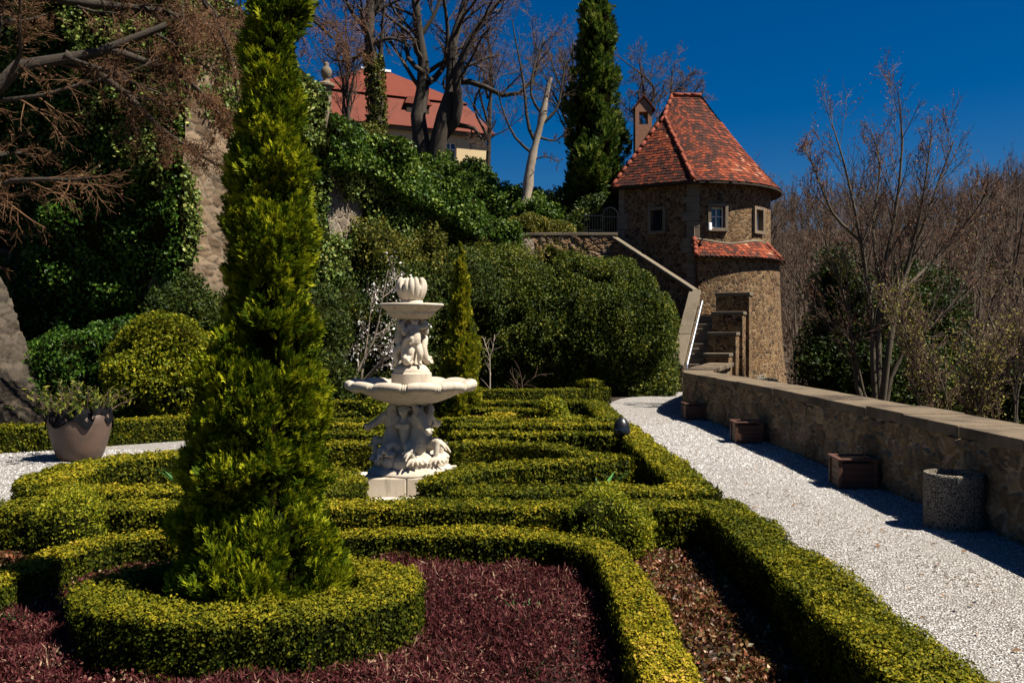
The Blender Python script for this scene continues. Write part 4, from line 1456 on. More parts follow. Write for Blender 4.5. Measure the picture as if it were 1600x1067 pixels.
# front compartment
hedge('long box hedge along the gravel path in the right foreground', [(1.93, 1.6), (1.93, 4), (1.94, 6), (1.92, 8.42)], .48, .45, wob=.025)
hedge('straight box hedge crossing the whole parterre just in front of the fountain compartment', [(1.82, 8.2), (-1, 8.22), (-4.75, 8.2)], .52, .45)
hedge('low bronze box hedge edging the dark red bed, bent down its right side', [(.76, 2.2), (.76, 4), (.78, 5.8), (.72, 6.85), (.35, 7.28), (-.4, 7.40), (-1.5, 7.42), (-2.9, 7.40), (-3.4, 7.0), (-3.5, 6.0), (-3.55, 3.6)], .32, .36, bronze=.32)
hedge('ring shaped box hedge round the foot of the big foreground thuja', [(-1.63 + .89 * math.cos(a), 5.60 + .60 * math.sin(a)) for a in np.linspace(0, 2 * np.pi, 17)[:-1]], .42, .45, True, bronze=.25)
# fountain compartment, right half
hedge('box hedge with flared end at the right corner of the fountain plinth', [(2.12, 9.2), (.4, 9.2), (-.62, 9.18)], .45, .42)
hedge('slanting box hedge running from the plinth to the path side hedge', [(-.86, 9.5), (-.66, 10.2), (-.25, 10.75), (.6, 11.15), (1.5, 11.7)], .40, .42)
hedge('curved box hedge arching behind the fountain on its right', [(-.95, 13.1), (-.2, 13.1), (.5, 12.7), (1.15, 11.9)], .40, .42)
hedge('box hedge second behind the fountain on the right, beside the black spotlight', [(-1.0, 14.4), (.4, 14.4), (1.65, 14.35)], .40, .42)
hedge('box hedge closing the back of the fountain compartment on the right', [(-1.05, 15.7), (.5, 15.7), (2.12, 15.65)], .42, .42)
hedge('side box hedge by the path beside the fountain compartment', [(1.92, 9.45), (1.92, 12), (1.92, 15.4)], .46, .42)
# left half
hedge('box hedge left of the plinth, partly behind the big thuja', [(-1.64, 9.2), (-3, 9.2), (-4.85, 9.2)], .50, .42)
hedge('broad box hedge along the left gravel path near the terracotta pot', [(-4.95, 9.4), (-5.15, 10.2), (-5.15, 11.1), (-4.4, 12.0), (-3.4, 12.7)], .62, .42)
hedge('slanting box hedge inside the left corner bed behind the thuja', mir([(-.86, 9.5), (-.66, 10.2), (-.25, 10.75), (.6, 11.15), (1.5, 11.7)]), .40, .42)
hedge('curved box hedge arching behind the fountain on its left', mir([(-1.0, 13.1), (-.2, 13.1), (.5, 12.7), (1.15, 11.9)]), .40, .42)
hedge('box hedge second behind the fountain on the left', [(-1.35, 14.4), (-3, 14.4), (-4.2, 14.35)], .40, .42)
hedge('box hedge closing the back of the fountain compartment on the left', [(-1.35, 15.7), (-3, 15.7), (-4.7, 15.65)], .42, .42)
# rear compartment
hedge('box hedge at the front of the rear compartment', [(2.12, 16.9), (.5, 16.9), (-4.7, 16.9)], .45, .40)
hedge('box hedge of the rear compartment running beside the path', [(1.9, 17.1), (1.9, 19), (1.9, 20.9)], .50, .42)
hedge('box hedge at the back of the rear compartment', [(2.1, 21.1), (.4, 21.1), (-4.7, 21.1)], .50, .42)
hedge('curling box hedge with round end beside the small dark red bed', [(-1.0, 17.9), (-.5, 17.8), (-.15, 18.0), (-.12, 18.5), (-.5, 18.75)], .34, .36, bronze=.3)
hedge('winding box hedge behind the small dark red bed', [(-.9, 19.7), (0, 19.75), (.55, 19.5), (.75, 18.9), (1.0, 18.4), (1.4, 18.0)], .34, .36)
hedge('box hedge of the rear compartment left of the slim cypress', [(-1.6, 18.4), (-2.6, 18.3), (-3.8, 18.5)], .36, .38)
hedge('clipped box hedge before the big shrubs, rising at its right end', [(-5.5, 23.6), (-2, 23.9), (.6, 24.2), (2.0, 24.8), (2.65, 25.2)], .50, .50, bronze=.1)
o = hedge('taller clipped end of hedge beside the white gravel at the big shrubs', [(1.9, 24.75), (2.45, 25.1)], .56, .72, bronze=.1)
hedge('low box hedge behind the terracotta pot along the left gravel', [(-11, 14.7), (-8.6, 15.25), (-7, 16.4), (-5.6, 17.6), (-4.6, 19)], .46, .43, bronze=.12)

# ------------------------------------------------------------------ beds


def bed(name, label, cat, n, xr, yr, inside, mat, L, W, h, up, seed, blades=True):
    rng = R(seed)
    P = np.c_[rng.uniform(*xr, n), rng.uniform(*yr, n), np.zeros(n)]
    P = P[inside(P)]
    n = len(P)
    hn_ = noise3(seed, 2.2)(P); hn2 = noise3(seed + 1, 7)(P)
    ok_ = (hn_ + .6 * hn2 > -.75) | (rng.random(n) < .25)
    P = P[ok_]; hn_ = hn_[ok_]; hn2 = hn2[ok_]; n = len(P)
    hh = h * (.75 + .22 * hn_ + .15 * hn2)
    P[:, 2] = SOILZ + hh * rng.random(n) ** .45
    N = unit(rng.normal(size=(n, 3)) * .8 + [0, 0, .7])
    V, F = leaves(rng, P, N, L, W, .2, up, (0, 0), .05, .5)
    g = Geo().add(V, F, 0, np.clip(rng.beta(1.6, 2.0, n) + .10 * hn2, 0, 1))
    return tag(g.build(name, M[mat]), label, cat, kind='stuff')


ring_out = lambda P: ((P[:, 0] + 1.63) / 1.08) ** 2 + ((P[:, 1] - 5.62) / .82) ** 2 > 1
bed('barberry_bed', 'dark red twiggy dwarf barberry carpet in the front parterre bed', 'bedding plants', 150000, (-3.4, .62), (3.2, 7.28), lambda P: ring_out(P) & (P[:, 0] < .62 - .5 * np.clip(P[:, 1] - 6.7, 0, 1)), 'barberry', .055, .0075, .20, 1.6, 201)
bed('barberry_leaf_bed', 'tiny dark red leaves over the twigs of the front parterre bed', 'bedding plants', 60000, (-3.4, .62), (3.2, 7.28), lambda P: ring_out(P) & (P[:, 0] < .62 - .5 * np.clip(P[:, 1] - 6.7, 0, 1)), 'barberry', .020, .012, .20, .2, 202)
bed('groundcover_bed', 'red and green creeping ground cover between the two right hand hedges', 'bedding plants', 30000, (.92, 1.70), (3.0, 7.9), lambda P: P[:, 0] > -9, 'creeper', .036, .020, .11, .1, 203)
bed('corner_bed', 'red brown ground cover behind the low bronze hedge', 'bedding plants', 30000, (-4.6, 1.6), (7.6, 7.95), lambda P: P[:, 0] > -9, 'creeper', .036, .018, .10, .1, 204)
bed('rear_barberry_bed', 'small dark red bed enclosed by hedges in the rear compartment', 'bedding plants', 16000, (-.95, .75), (18.2, 19.5), lambda P: P[:, 0] < .9 - .5 * (P[:, 1] - 18.3), 'barberry', .09, .02, .20, 1.2, 205)
bed('parterre_grass', 'thin green undergrowth on the soil between the fountain hedges', 'bedding plants', 22000, (-4.7, 1.7), (9.4, 15.6), lambda P: np.hypot((P[:, 0] - FX), P[:, 1] - FY) > 1.75, 'olive_shrub', .06, .018, .08, .6, 206)
bed('border_litter', 'dry fallen leaves over the planting bed under the left shrubs', 'leaf litter', 9000, (-13, -4), (15.6, 24), lambda P: P[:, 1] > 16 + .75 * (P[:, 0] + 9), 'litter', .07, .05, .03, .0, 207)

# sprouting bulbs
r = R(300)
for (px, py, z, sz, lab) in ((38, 975, 0.1, .16, 'bright green tulip leaves sprouting in the dark bed at far left'), (938, 762, 0.25, .24, 'blue-green spiky leaves inside the hedge right of the fountain'), (815, 962, .15, .09, 'small green shoot in the middle of the dark red bed'), (835, 1052, .06, .06, 'green tulip shoot at the bottom of the dark red bed'), (556, 935, .2, .12, 'single green leaf between the ring hedge and the thuja'), (292, 752, .3, .2, 'green sprout in the hedge corner left of the thuja')):
    p = on(px, py, z * .6) if py < 900 else on(px, py, z * .5)
    p[2] = 0.0
    n = 9
    a = r.uniform(0, 6.28, n)
    g = Geo()
    for q in a:
        d = np.array([math.cos(q) * .55, math.sin(q) * .55, 1.0]); d /= np.linalg.norm(d)
        t = np.linspace(0, 1, 5)
        ctr = np.outer(t, d) * (sz + z * .6) * r.uniform(.7, 1.1); ctr[:, :2] *= (1 + t[:, None] * .8)
        s_ = np.array([-math.sin(q), math.cos(q), 0])
        w = np.array([.3, .9, 1, .6, .03]) * sz * .16
        V = np.stack([ctr - s_ * w[:, None], ctr + [0, 0, -.01], ctr + s_ * w[:, None]], 1)
        g.add(V, gridF(5, 3), 0, r.random())
    tag(g.build('leafy_sprout', M['sprout'], loc=tuple(p)), lab, 'plant')

# ------------------------------------------------------------------ shrubs


def blob(c, rad, seed, amp=.18, fr=1.0, nu=48, nv=26, sq=1.0):
    th, ph = np.meshgrid(np.linspace(0, 2 * np.pi, nu, endpoint=False), np.linspace(-1.45, 1.55, nv), indexing='ij')
    D = np.stack([np.cos(th) * np.cos(ph), np.sin(th) * np.cos(ph), np.sin(ph)], -1)
    if sq != 1.0:
        D = D / (np.abs(D) ** sq).sum(-1, keepdims=True) ** (1 / sq)
    c = np.asarray(c, float); rad = np.asarray(rad, float)
    V = c + D * rad
    n1, n2 = noise3(seed, fr * 1.4), noise3(seed + 7, fr * 3.6)
    m = rad.mean()
    V = V + unit(D) * ((n1(V) * amp + n2(V) * amp * .45) * min(m, 1.6))[..., None]
    return V, gridF(nu, nv, True)


def shrub(name, label, cat, blobs, mat, L, dens, seed, group=None, amp=.18, fr=1.0, lift=.10, flat=.35, W=.55, sq=1.0, zmin=-.05, tone0=0.0):
    rng = R(seed)
    g = Geo()
    for i, (c, rad) in enumerate(blobs):
        V, F = blob(c, rad, seed + 13 * i, amp, fr, sq=sq)
        V[..., 2] = np.maximum(V[..., 2], zmin)
        cc = np.asarray(c)
        g.add(cc + (V - cc) * .90, F, 1)
        P, N = sample(V.reshape(-1, 3), F, dens, rng)
        ok = (P[:, 2] > zmin + .01)
        P, N = P[ok], N[ok]
        cl = noise3(seed + 90 + i, 5.0)(P)
        keep = rng.random(len(P)) < np.clip(.85 + .35 * cl, .15, 1)
        P, N, cl = P[keep], N[keep], cl[keep]
        Vl, Fl = leaves(rng, P + N * (cl * lift * .6)[:, None], N, L, L * W, flat, .25, (-lift, lift), .12)
        g.add(Vl, Fl, 0, np.clip(rng.beta(2, 2, len(P)) * .9 + tone0 + .10 * cl, 0, 1))
    o = g.build(name, [M[mat], M['box_core']])
    return tag(o, label, cat, group)


shrub('round_shrub', 'round golden green privet bush left of the big thuja', 'shrub', [((-7.55, 19.2, 1.22), (1.12, 1.05, 1.05)), ((-7.0, 18.9, .8), (.7, .7, .6))], 'gold_shrub', .075, 1500, 401, amp=.12, fr=1.6, lift=.09)
shrub('yew_bush', 'dark spreading yew in front of the bare castle wall', 'yew', [((-7.3, 20.6, 1.9), (1.1, .8, 1.7)), ((-6.4, 21.2, 1.6), (1.0, .8, 1.4)), ((-5.2, 22.2, 1.5), (1.1, .9, 1.5))], 'yew', .085, 900, 402, amp=.25, lift=.14)
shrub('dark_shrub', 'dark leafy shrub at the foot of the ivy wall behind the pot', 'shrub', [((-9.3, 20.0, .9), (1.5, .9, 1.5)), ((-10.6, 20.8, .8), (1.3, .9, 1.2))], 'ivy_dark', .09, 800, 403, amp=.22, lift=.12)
shrub('low_perennial', 'pale feathery perennial in the border left of the pot', 'plant', [((-8.85, 16.3, .12), (.45, .35, .22))], 'olive_shrub', .07, 1400, 404, amp=.2, lift=.08)
shrub('golden_globe', 'golden feathery globe conifer at the right bend of the low bronze hedge', 'shrub', [((.82, 7.72, .30), (.33, .30, .34))], 'gold_shrub', .036, 9000, 405, amp=.12, fr=5, lift=.06, W=.3, tone0=-.03)
shrub('golden_globe', 'golden feathery globe conifer in the shade at the far left hedge', 'shrub', [((-3.86, 7.75, .28), (.28, .26, .30))], 'gold_shrub', .036, 9000, 406, amp=.12, fr=5, lift=.06, W=.3, tone0=-.03)
shrub('golden_globe', 'small golden globe shrub beside the rear dark red bed', 'shrub', [((.86, 18.6, .30), (.27, .25, .34))], 'gold_shrub', .06, 3600, 407, amp=.08, fr=4, lift=.05)
shrub('golden_globe', 'small golden globe shrub visible left of the fountain basin', 'shrub', [((-2.75, 18.4, .36), (.30, .28, .36))], 'gold_shrub', .06, 3600, 408, amp=.08, fr=4, lift=.05)
shrub('low_green_plant', 'low green plant at the front of the rear red bed', 'plant', [((1.05, 17.7, .12), (.4, .16, .18))], 'gold_shrub', .05, 3000, 409, amp=.2, lift=.05)

# the tall hedge and the free shrubs at the back
shrub('tall_hedge', 'huge clipped evergreen hedge ending beside the tower stairs', 'hedge', [((3.2, 29.6, 1.3), (1.85, 1.4, 2.1)), ((3.0, 30.3, 2.3), (1.5, 1.2, 2.1)), ((4.3, 30.0, 1.2), (.95, 1.2, 1.95)), ((2.2, 29.9, 2.1), (1.2, 1.2, 1.6))], 'tall_hedge', .085, 900, 420, amp=.15, fr=1.5, lift=.12, sq=4.5)
shrub('evergreen_shrub', 'big rounded evergreen shrub in the middle of the shrub wall right of the slim cypress', 'shrub', [((.4, 29.8, 2.0), (1.9, 1.3, 2.3)), ((-.6, 30.3, 3.2), (1.5, 1.2, 1.7)), ((1.3, 30.6, 3.0), (1.0, 1.0, 1.4))], 'tall_hedge', .09, 800, 421, amp=.2, lift=.14)
shrub('evergreen_shrub', 'dark evergreen shrub behind the white blossom bush left of the fountain', 'shrub', [((-2.9, 27.6, 1.8), (1.7, 1.1, 2.1)), ((-4.1, 26.4, 2.0), (1.2, .9, 2.1)), ((-1.8, 29.2, 2.4), (1.5, 1.1, 2.2)), ((-5.0, 25.5, 1.6), (1.0, .8, 1.9))], 'yew', .09, 800, 422, amp=.25, lift=.16, tone0=.06)
shrub('olive_shrub', 'olive brown evergreen shrubs climbing the bank above the fountain', 'shrub', [((-2.9, 28.9, 4.0), (1.4, .9, 1.6)), ((-1.7, 31.0, 4.0), (1.5, 1.0, 1.5)), ((-4.2, 26.9, 3.9), (1.0, .7, 1.2)), ((-.7, 32.8, 4.1), (1.3, .9, 1.3))], 'olive_shrub', .10, 520, 423, amp=.3, lift=.22, tone0=-.05)
shrub('twiggy_shrub', 'thin olive shrub in front of the brown terrace wall', 'shrub', [((1.9, 34.6, 4.3), (1.3, .6, 1.35)), ((.3, 35.0, 4.0), (1.3, .6, 1.3))], 'olive_shrub', .09, 300, 424, amp=.3, lift=.3)

# terrace and hill shrubs
shrub('juniper', 'flat spreading olive juniper on top of the terrace wall', 'juniper', [((.95, 38.6, 6.35), (1.35, .9, .62)), ((1.9, 38.4, 6.3), (.8, .7, .5))], 'olive_shrub', .11, 900, 430, amp=.15, lift=.12, zmin=5.8, W=.4)
shrub('laurel_bush', 'bright green laurel mound below the broken pale tree', 'shrub', [((.2, 43.5, 7.8), (1.9, 1.2, 1.25)), ((-1.7, 44.5, 8.4), (1.7, 1.2, 1.2)), ((1.3, 42, 7.2), (1.2, 1, 1.0))], 'laurel', .16, 420, 431, amp=.22, lift=.2, zmin=5.6)
shrub('dark_conifer_bush', 'dark juniper under the leaning tree right of the broken trunk', 'shrub', [((2.1, 42.6, 7.0), (1.1, 1, 1.5)), ((3.2, 41.6, 6.8), (.9, .9, 1.1))], 'yew', .13, 420, 432, amp=.25, lift=.2, zmin=5.6)
shrub('hill_bush', 'dark bush on the hilltop in front of the red roof on the left', 'shrub', [((-6.9, 42, 10.3), (1.0, .9, 1.6)), ((-5.9, 42, 9.8), (.9, .8, 1.2))], 'olive_shrub', .15, 380, 433, amp=.3, lift=.25, zmin=8.5, tone0=-.15)
shrub('hill_bush', 'low green bush in front of the cream house wall', 'shrub', [((-2.6, 50, 10.2), (2.0, 1.2, 1.2)), ((-4.6, 50, 10.8), (1.6, 1.2, 1.0))], 'laurel', .17, 340, 434, amp=.25, lift=.2, zmin=8.5)

shrub('hill_bush', 'dark bush behind the iron gate on the terrace', 'shrub', [((4.3, 40.5, 7.0), (1.1, .8, 1.3)), ((3.1, 40.2, 6.6), (.8, .7, .9))], 'yew', .13, 420, 435, amp=.25, lift=.2, zmin=5.6)
# dark evergreens beyond the parapet
for k, (x, y, rx, rz, zc, lab) in enumerate(((11.6, 31.0, 1.2, 3.0, 1.4, 'dark yew crowding against the right side of the tower'), (13.4, 30.5, 2.0, 3.2, .9, 'dark yew beyond the parapet between tower and budding tree'), (12.4, 28.0, 2.0, 2.2, -.7, 'low dark evergreen behind the parapet under the budding tree'), (15.5, 29.0, 1.8, 1.6, -.7, 'dark evergreen beyond the parapet near the right edge'))):
    shrub('yew_tree', lab, 'yew', [((x, y, zc), (rx, rx * .9, rz)), ((x + rx * .6, y + .4, zc - .7), (rx * .8, rx * .7, rz * .75)), ((x - rx * .5, y - .3, zc - 1.2), (rx * .7, rx * .6, rz * .6))], 'yew', .12, 420, 440 + k, amp=.35, lift=.30, zmin=-8, tone0=-.12)

# ------------------------------------------------------------------ ivy


def ivy(label, P0, P1, z0, z1, cover, mat, L, dens, seed, thick=.35, off=.1):
    rng = R(seed)
    P0 = np.array(P0, float); P1 = np.array(P1, float)
    d = unit(P1 - P0); nn = np.array([d[1], -d[0]])
    if nn @ (np.array([0, 0]) - P0) < 0: nn = -nn
    u = np.linspace(0, 1, 70); v = np.linspace(0, 1, 70)
    U, Vv = np.meshgrid(u, v, indexing='ij')
    ztop = np.interp(U, np.linspace(0, 1, len(z1)), z1)
    Z = z0 + (ztop - z0) * Vv
    n1, n2 = noise3(seed, .75), noise3(seed + 1, 2.4)
    Q = np.stack([P0[0] + (P1[0] - P0[0]) * U, P0[1] + (P1[1] - P0[1]) * U, Z], -1)
    c = cover(U, Vv, n1(Q) * .6 + n2(Q) * .4)
    t = off + thick * (.5 + .45 * n1(Q) + .35 * n2(Q)) * np.clip(c, 0, 1)
    t = np.where(c > 0, np.maximum(t, .04), -.15)
    S = Q + t[..., None] * np.r_[nn, .15]
    F = gridF(70, 70)
    cf = c.ravel()[F].min(1)
    g = Geo()
    g.add(S - np.r_[nn, 0] * .10, F[cf > .25], 1)
    ff = F[c.ravel()[F].mean(1) > 0]
    P, N = sample(S.reshape(-1, 3), ff, dens, rng)
    N = np.where((N @ np.r_[nn, 0])[:, None] < 0, -N, N)
    cl = noise3(seed + 3, 4.5)(P)
    keep = rng.random(len(P)) < np.clip(.8 + .5 * cl, .1, 1)
    P, N, cl = P[keep], N[keep], cl[keep]
    Vl, Fl = leaves(rng, P, N, L, L * .85, .45, -.5, (-.06, .12), .10)
    g.add(Vl, Fl, 0, np.clip(rng.beta(2, 2, len(P)) * .9 + .12 * cl, 0, 1))
    return tag(g.build('ivy', [M[mat], M['box_core']]), label, 'ivy')


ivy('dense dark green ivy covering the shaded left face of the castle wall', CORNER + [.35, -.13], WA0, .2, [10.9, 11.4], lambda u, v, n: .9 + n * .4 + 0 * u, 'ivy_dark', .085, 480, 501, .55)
ivy('ivy painted in sunlit colour hanging high on the castle wall under the rusty twigs', CORNER + [.02, -.12], WA0 + [0, -.12], 3.4, [10.9, 11.3], lambda u, v, n: np.where((v > .42 + .25 * n + .9 * np.maximum(u - .25, 0)) & (u < .75), .9, -1), 'ivy_sunlit', .085, 420, 505, .5, off=.35)  # sunlit stretch of the wall painted with the paler leaf colour
ivy('sunlit pale ivy over the upper part of the bare castle wall', CORNER, WB1, 1.0, [11.0, 8.6], lambda u, v, n: np.where(v > .80 - .22 * u + .14 * n, 1, np.where(u > .55 + .2 * n - .1 * v, .8, np.where((u < .10 + .06 * n) & (v > .25), .7, -1))), 'ivy_sunlit', .10, 330, 502, .4)
ivy('sunlit ivy spreading down the sloping bank wall below the house', WB1 + [-.1, -.2], WC1,   .8, [7.6, 7.6, 7.4, 7.0, 6.4, 5.9, 5.6], lambda u, v, n: np.where(n > -.8 + .35 * (v < .5), .8, -1), 'ivy_sunlit', .10, 300, 503, .5)
ivy('thick glossy green ivy crest along the top of the sloping bank', WB1 + [.1, -.6], WC1 + [.25, -.5], 4.2, [7.9, 7.9, 7.75, 7.4, 6.9, 6.3, 5.9, 5.75], lambda u, v, n: np.where((v > .66 - .12 * n - .12 * u) , 1.2, -1), 'laurel', .10, 600, 504, .6)

# ------------------------------------------------------------------ thuja, cypress and conifer


def spire(name, label, cat, base, H, prof, size, n, seed, mat, nl=9, lean=(0, 0), amp=.12, fr=1.6, group=None, wid=.09, core=True):
    """columnar evergreen: prof(t) = radius at height fraction t"""
    rng = R(seed)
    root = thing(name, label, cat, tuple(base), 0, group)
    tt = np.linspace(0, 1, 60); a = np.linspace(0, 2 * np.pi, 40, endpoint=False)
    A, T = np.meshgrid(a, tt, indexing='ij')
    n1, n2 = noise3(seed, fr), noise3(seed + 1, fr * 2.7)
    rad = prof(T)
    P = np.stack([rad * np.cos(A), rad * np.sin(A), T * H], -1)
    rad2 = rad * (1 + amp * n1(P) + amp * .7 * n2(P))
    P = np.stack([rad2 * np.cos(A) + lean[0] * T, rad2 * np.sin(A) + lean[1] * T, T * H], -1)
    F = gridF(40, 60, True)
    axis = np.stack([lean[0] * T, lean[1] * T, T * H], -1)
    g = Geo()
    if core:
        g.add(axis + (P - axis) * .62, F, 1)
    S, N = sample(P.reshape(-1, 3), F, 1.0 * n, rng)
    N = unit(N)
    cl = noise3(seed + 2, fr * 4)(S)
    keep = rng.random(len(S)) < np.clip(.75 + .6 * cl, .08, 1)
    S, N, cl = S[keep], N[keep], cl[keep]
    inset = rng.random(len(S)) ** 1.3 * .30
    tz = np.clip(S[:, 2] / H, 0, 1)
    ax_ = np.c_[lean[0] * tz, lean[1] * tz, S[:, 2]]
    S2 = ax_ + (S - ax_) * (1 - inset)[:, None] + N * (cl * size * .25)[:, None] - N * size * .5
    D = unit(N * .75 + np.array([0, 0, .85]))
    V, Fq, tone = sprays(rng, S2, D, size, nl, wid, .05)
    out = np.repeat(1 - inset / .28, nl)
    tone = np.clip(tone * .75 + .1 * np.repeat(cl, nl) + .12, 0, 1)
    g.add(V, Fq, 0, tone)
    g.build('crown', [M[mat], M['thuja_core']], root)
    q = Geo(); tube(q, [(0, 0, -.15), (lean[0] * .4, lean[1] * .4, H * .4), (lean[0] * .9, lean[1] * .9, H * .9)], [max(.05, float(prof(np.array(.3))) * .16), float(prof(np.array(.3))) * .11, .02], 8)
    q.build('trunk', M['bark'], root)
    return root


pf = lambda t: np.interp(t, [0, .04, .10, .17, .28, .40, .58, .78, 1], [.38, .46, .50, .46, .37, .285, .225, .14, .02])
spire('thuja', 'tall columnar thuja towering in the left foreground, bright on its right side', 'thuja tree', (-1.59, 5.75, 0), 5.35, pf, .092, 3600, 601, 'thuja', 13, (.11, .0), .22, 2.6, wid=.055)
pf = lambda t: np.interp(t, [0, .04, .15, .35, .6, .85, 1], [.46, .52, .46, .38, .28, .14, .01])
spire('slim_cypress', 'slim pointed golden green cypress behind the fountain', 'cypress', (-1.2, 21.0, 0), 4.15, pf, .15, 800, 602, 'gold_shrub', 9, (0, 0), .10, 2.2, wid=.08)
pf = lambda t: np.interp(t, [0, .1, .3, .6, .85, .97, 1], [1.35, 1.75, 1.65, 1.25, .75, .3, .05])
spire('tall_conifer', 'tall narrow dark conifer standing on the terrace left of the tower', 'conifer', tuple(at(928, 345, 43)), 11.2, pf, .38, 85, 603, 'conifer', 9, (.1, 0), .26, .8, wid=.08)

# ------------------------------------------------------------------ bare trees


def kids(rng, P, Rr, L, n, t0, ang, ratio, up, wig, K, rratio=.55, taper=.35, tpow=.6, shorten=.45, rmin=.004):
    """n children on every parent branch"""
    B, k, _ = P.shape
    t = t0 + (1 - t0) * ((np.arange(n)[None] + rng.random((B, n))) / n)
    f = t * (k - 1)
    i = np.minimum(f.astype(int), k - 2); w = (f - i)[..., None]
    b = np.arange(B)[:, None]
    base = P[b, i] * (1 - w) + P[b, i + 1] * w
    rad = Rr[b, i] * (1 - w[..., 0]) + Rr[b, i + 1] * w[..., 0]
    T = unit(P[b, i + 1] - P[b, i])
    ref = unit(rng.normal(size=(B, n, 3)))
    side = unit(np.cross(T, ref))
    a = np.radians(ang) * rng.uniform(.65, 1.3, (B, n))[..., None]
    D = unit(T * np.cos(a) + side * np.sin(a) + np.array([0, 0, up]))
    Ln = (L[:, None] * ratio * rng.uniform(.6, 1.25, (B, n)) * (1 - shorten * t))
    base = base.reshape(-1, 3); D = D.reshape(-1, 3); Ln = Ln.ravel()
    r0 = np.maximum(rad.ravel() * rratio * rng.uniform(.7, 1.05, B * n), rmin)
    m = len(base)
    pts = [base]
    d = D
    for s in range(K - 1):
        d = unit(d + rng.normal(size=(m, 3)) * wig + np.array([0, 0, up * .35]))
        pts.append(pts[-1] + d * (Ln / (K - 1))[:, None])
    Pn = np.stack(pts, 1)
    Rn = r0[:, None] * np.linspace(1, taper, K)[None]
    return Pn, np.maximum(Rn, rmin * .6), Ln


def limbs(lines, K=9):
    """main limbs given as (points, r0, r1)"""
    P, Rr, L = [], [], []
    for pts, a, b in lines:
        q = smooth_path(np.asarray(pts, float), .15)
        s = np.linspace(0, len(q) - 1, K)
        q = np.stack([np.interp(s, np.arange(len(q)), q[:, k]) for k in range(3)], 1)
        P.append(q); Rr.append(a + (b - a) * np.linspace(0, 1, K) ** .8)
        L.append(np.linalg.norm(np.diff(q, axis=0), axis=1).sum())
    return np.array(P), np.array(Rr), np.array(L)


def bare_tree(name, label, cat, base, lines, levels, seed, bark='bark', twig='twig', group=None, trunk_levels=1, buds=None, parts=True):
    rng = R(seed)
    lv = [limbs(lines)]
    for kw in levels:
        P, Rr, L = lv[-1]
        src = (P, Rr, L)
        lv.append(kids(rng, *src, **kw))
    # stems roughened a little
    root = thing(name, label, cat, tuple(base), 0, group) if parts else None
    gt, gc = Geo(), Geo()
    for i, (P, Rr, L) in enumerate(lv):
        V, F = tubes(P, Rr, 10 if i == 0 else (6 if i == 1 else 3 if i > 2 else 4))
        (gt if i <= trunk_levels else gc).add(V, F, 0 if parts else (0 if i <= trunk_levels else 1))
    if not parts:
        gt.V += gc.V; gt.F += [(f + gt.n, m, t) for f, m, t in gc.F]; gt.n += gc.n
        o = gt.build(name, [M[bark], M[twig]], loc=tuple(base))
        return tag(o, label, cat, group)
    gt.build('trunk', M[bark], root, True)
    if gc.n:
        gc.build('crown', M[twig], root)
    if buds:
        bm, n, L, spread = buds
        P = np.concatenate([q[0][:, -3:].reshape(-1, 3) for q in lv[-2:]])
        P = P[rng.integers(0, len(P), n)] + rng.normal(size=(n, 3)) * spread
        V, F = leaves(rng, P, unit(rng.normal(size=(n, 3))), L, L * .6, .3, 0, (0, 0))
        Geo().add(V, F, 0, rng.random(n)).build('blossom' if bm == 'blossom' else 'buds', M[bm], root)['kind'] = 'stuff'
    return root


def rel(base, pts):
    return [tuple(np.asarray(p) - np.asarray(base)) for p in pts]


lv3 = [dict(n=9, t0=.3, ang=48, ratio=.42, up=.12, wig=.16, K=7, rratio=.5), dict(n=8, t0=.2, ang=45, ratio=.5, up=.10, wig=.16, K=5, rratio=.5, rmin=.009), dict(n=7, t0=.15, ang=42, ratio=.5, up=.06, wig=.15, K=4, rratio=.55, rmin=.007), dict(n=5, t0=.1, ang=40, ratio=.55, up=.05, wig=.12, K=3, rratio=.6, rmin=.006)]
# big forked tree before the house
b = at(682, 252, 50)
d = 50
ln = [([at(668, 262, d), at(653, 190, d), at(663, 120, d + .3), at(655, 60, d), at(650, 10, d - .5), at(640, -60, d)], .56, .13),
      ([at(679, 262, d), at(690, 195, d - .4), at(708, 130, d), at(705, 80, d), at(722, 20, d + .4), at(740, -50, d)], .56, .13),
      ([at(690, 215, d), at(718, 178, d - .5), at(712, 135, d - .8), at(735, 60, d - 1), at(790, -10, d - 1)], .34, .10),
      ([at(712, 128, d), at(745, 130, d - .6), at(790, 150, d - .8), at(830, 130, d - 1), at(850, 60, d)], .20, .05),
      ([at(712, 195, d), at(742, 202, d - .5), at(755, 220, d - .8), at(775, 190, d - 1)], .16, .04),
      ([at(663, 115, d), at(640, 95, d), at(632, 60, d + .5), at(615, -10, d)], .17, .06),
      ([at(668, 130, d), at(690, 110, d + 1), at(700, 60, d + 1.2), at(690, -30, d)], .2, .07),
      ([at(655, 60, d), at(680, 20, d), at(700, -40, d)], .15, .06)]
bare_tree('bare_tree', 'massive forked bare tree in front of the red-roofed house', 'bare tree', b, [(rel(b, p), a_, c_) for p, a_, c_ in ln], lv3, 701, twig='twig')
b = at(590, 195, 46); d = 46
ln = [([at(592, 200, d), at(586, 130, d), at(577, 60, d), at(580, 0, d), at(585, -70, d)], .42, .16),
      ([at(580, 75, d), at(555, 90, d), at(525, 95, d), at(505, 80, d)], .13, .04),
      ([at(577, 50, d), at(550, 20, d), at(530, -30, d)], .15, .05),
      ([at(580, 70, d), at(610, 60, d), at(640, 70, d)], .12, .04),
      ([at(580, 20, d), at(610, -20, d), at(625, -70, d)], .14, .05)]
t_ = bare_tree('bare_tree', 'bare tree with ivy-wrapped trunk on the hill left of the forked tree', 'bare tree', b, [(rel(b, p), a_, c_) for p, a_, c_ in ln], lv3, 702)
rng = R(44)
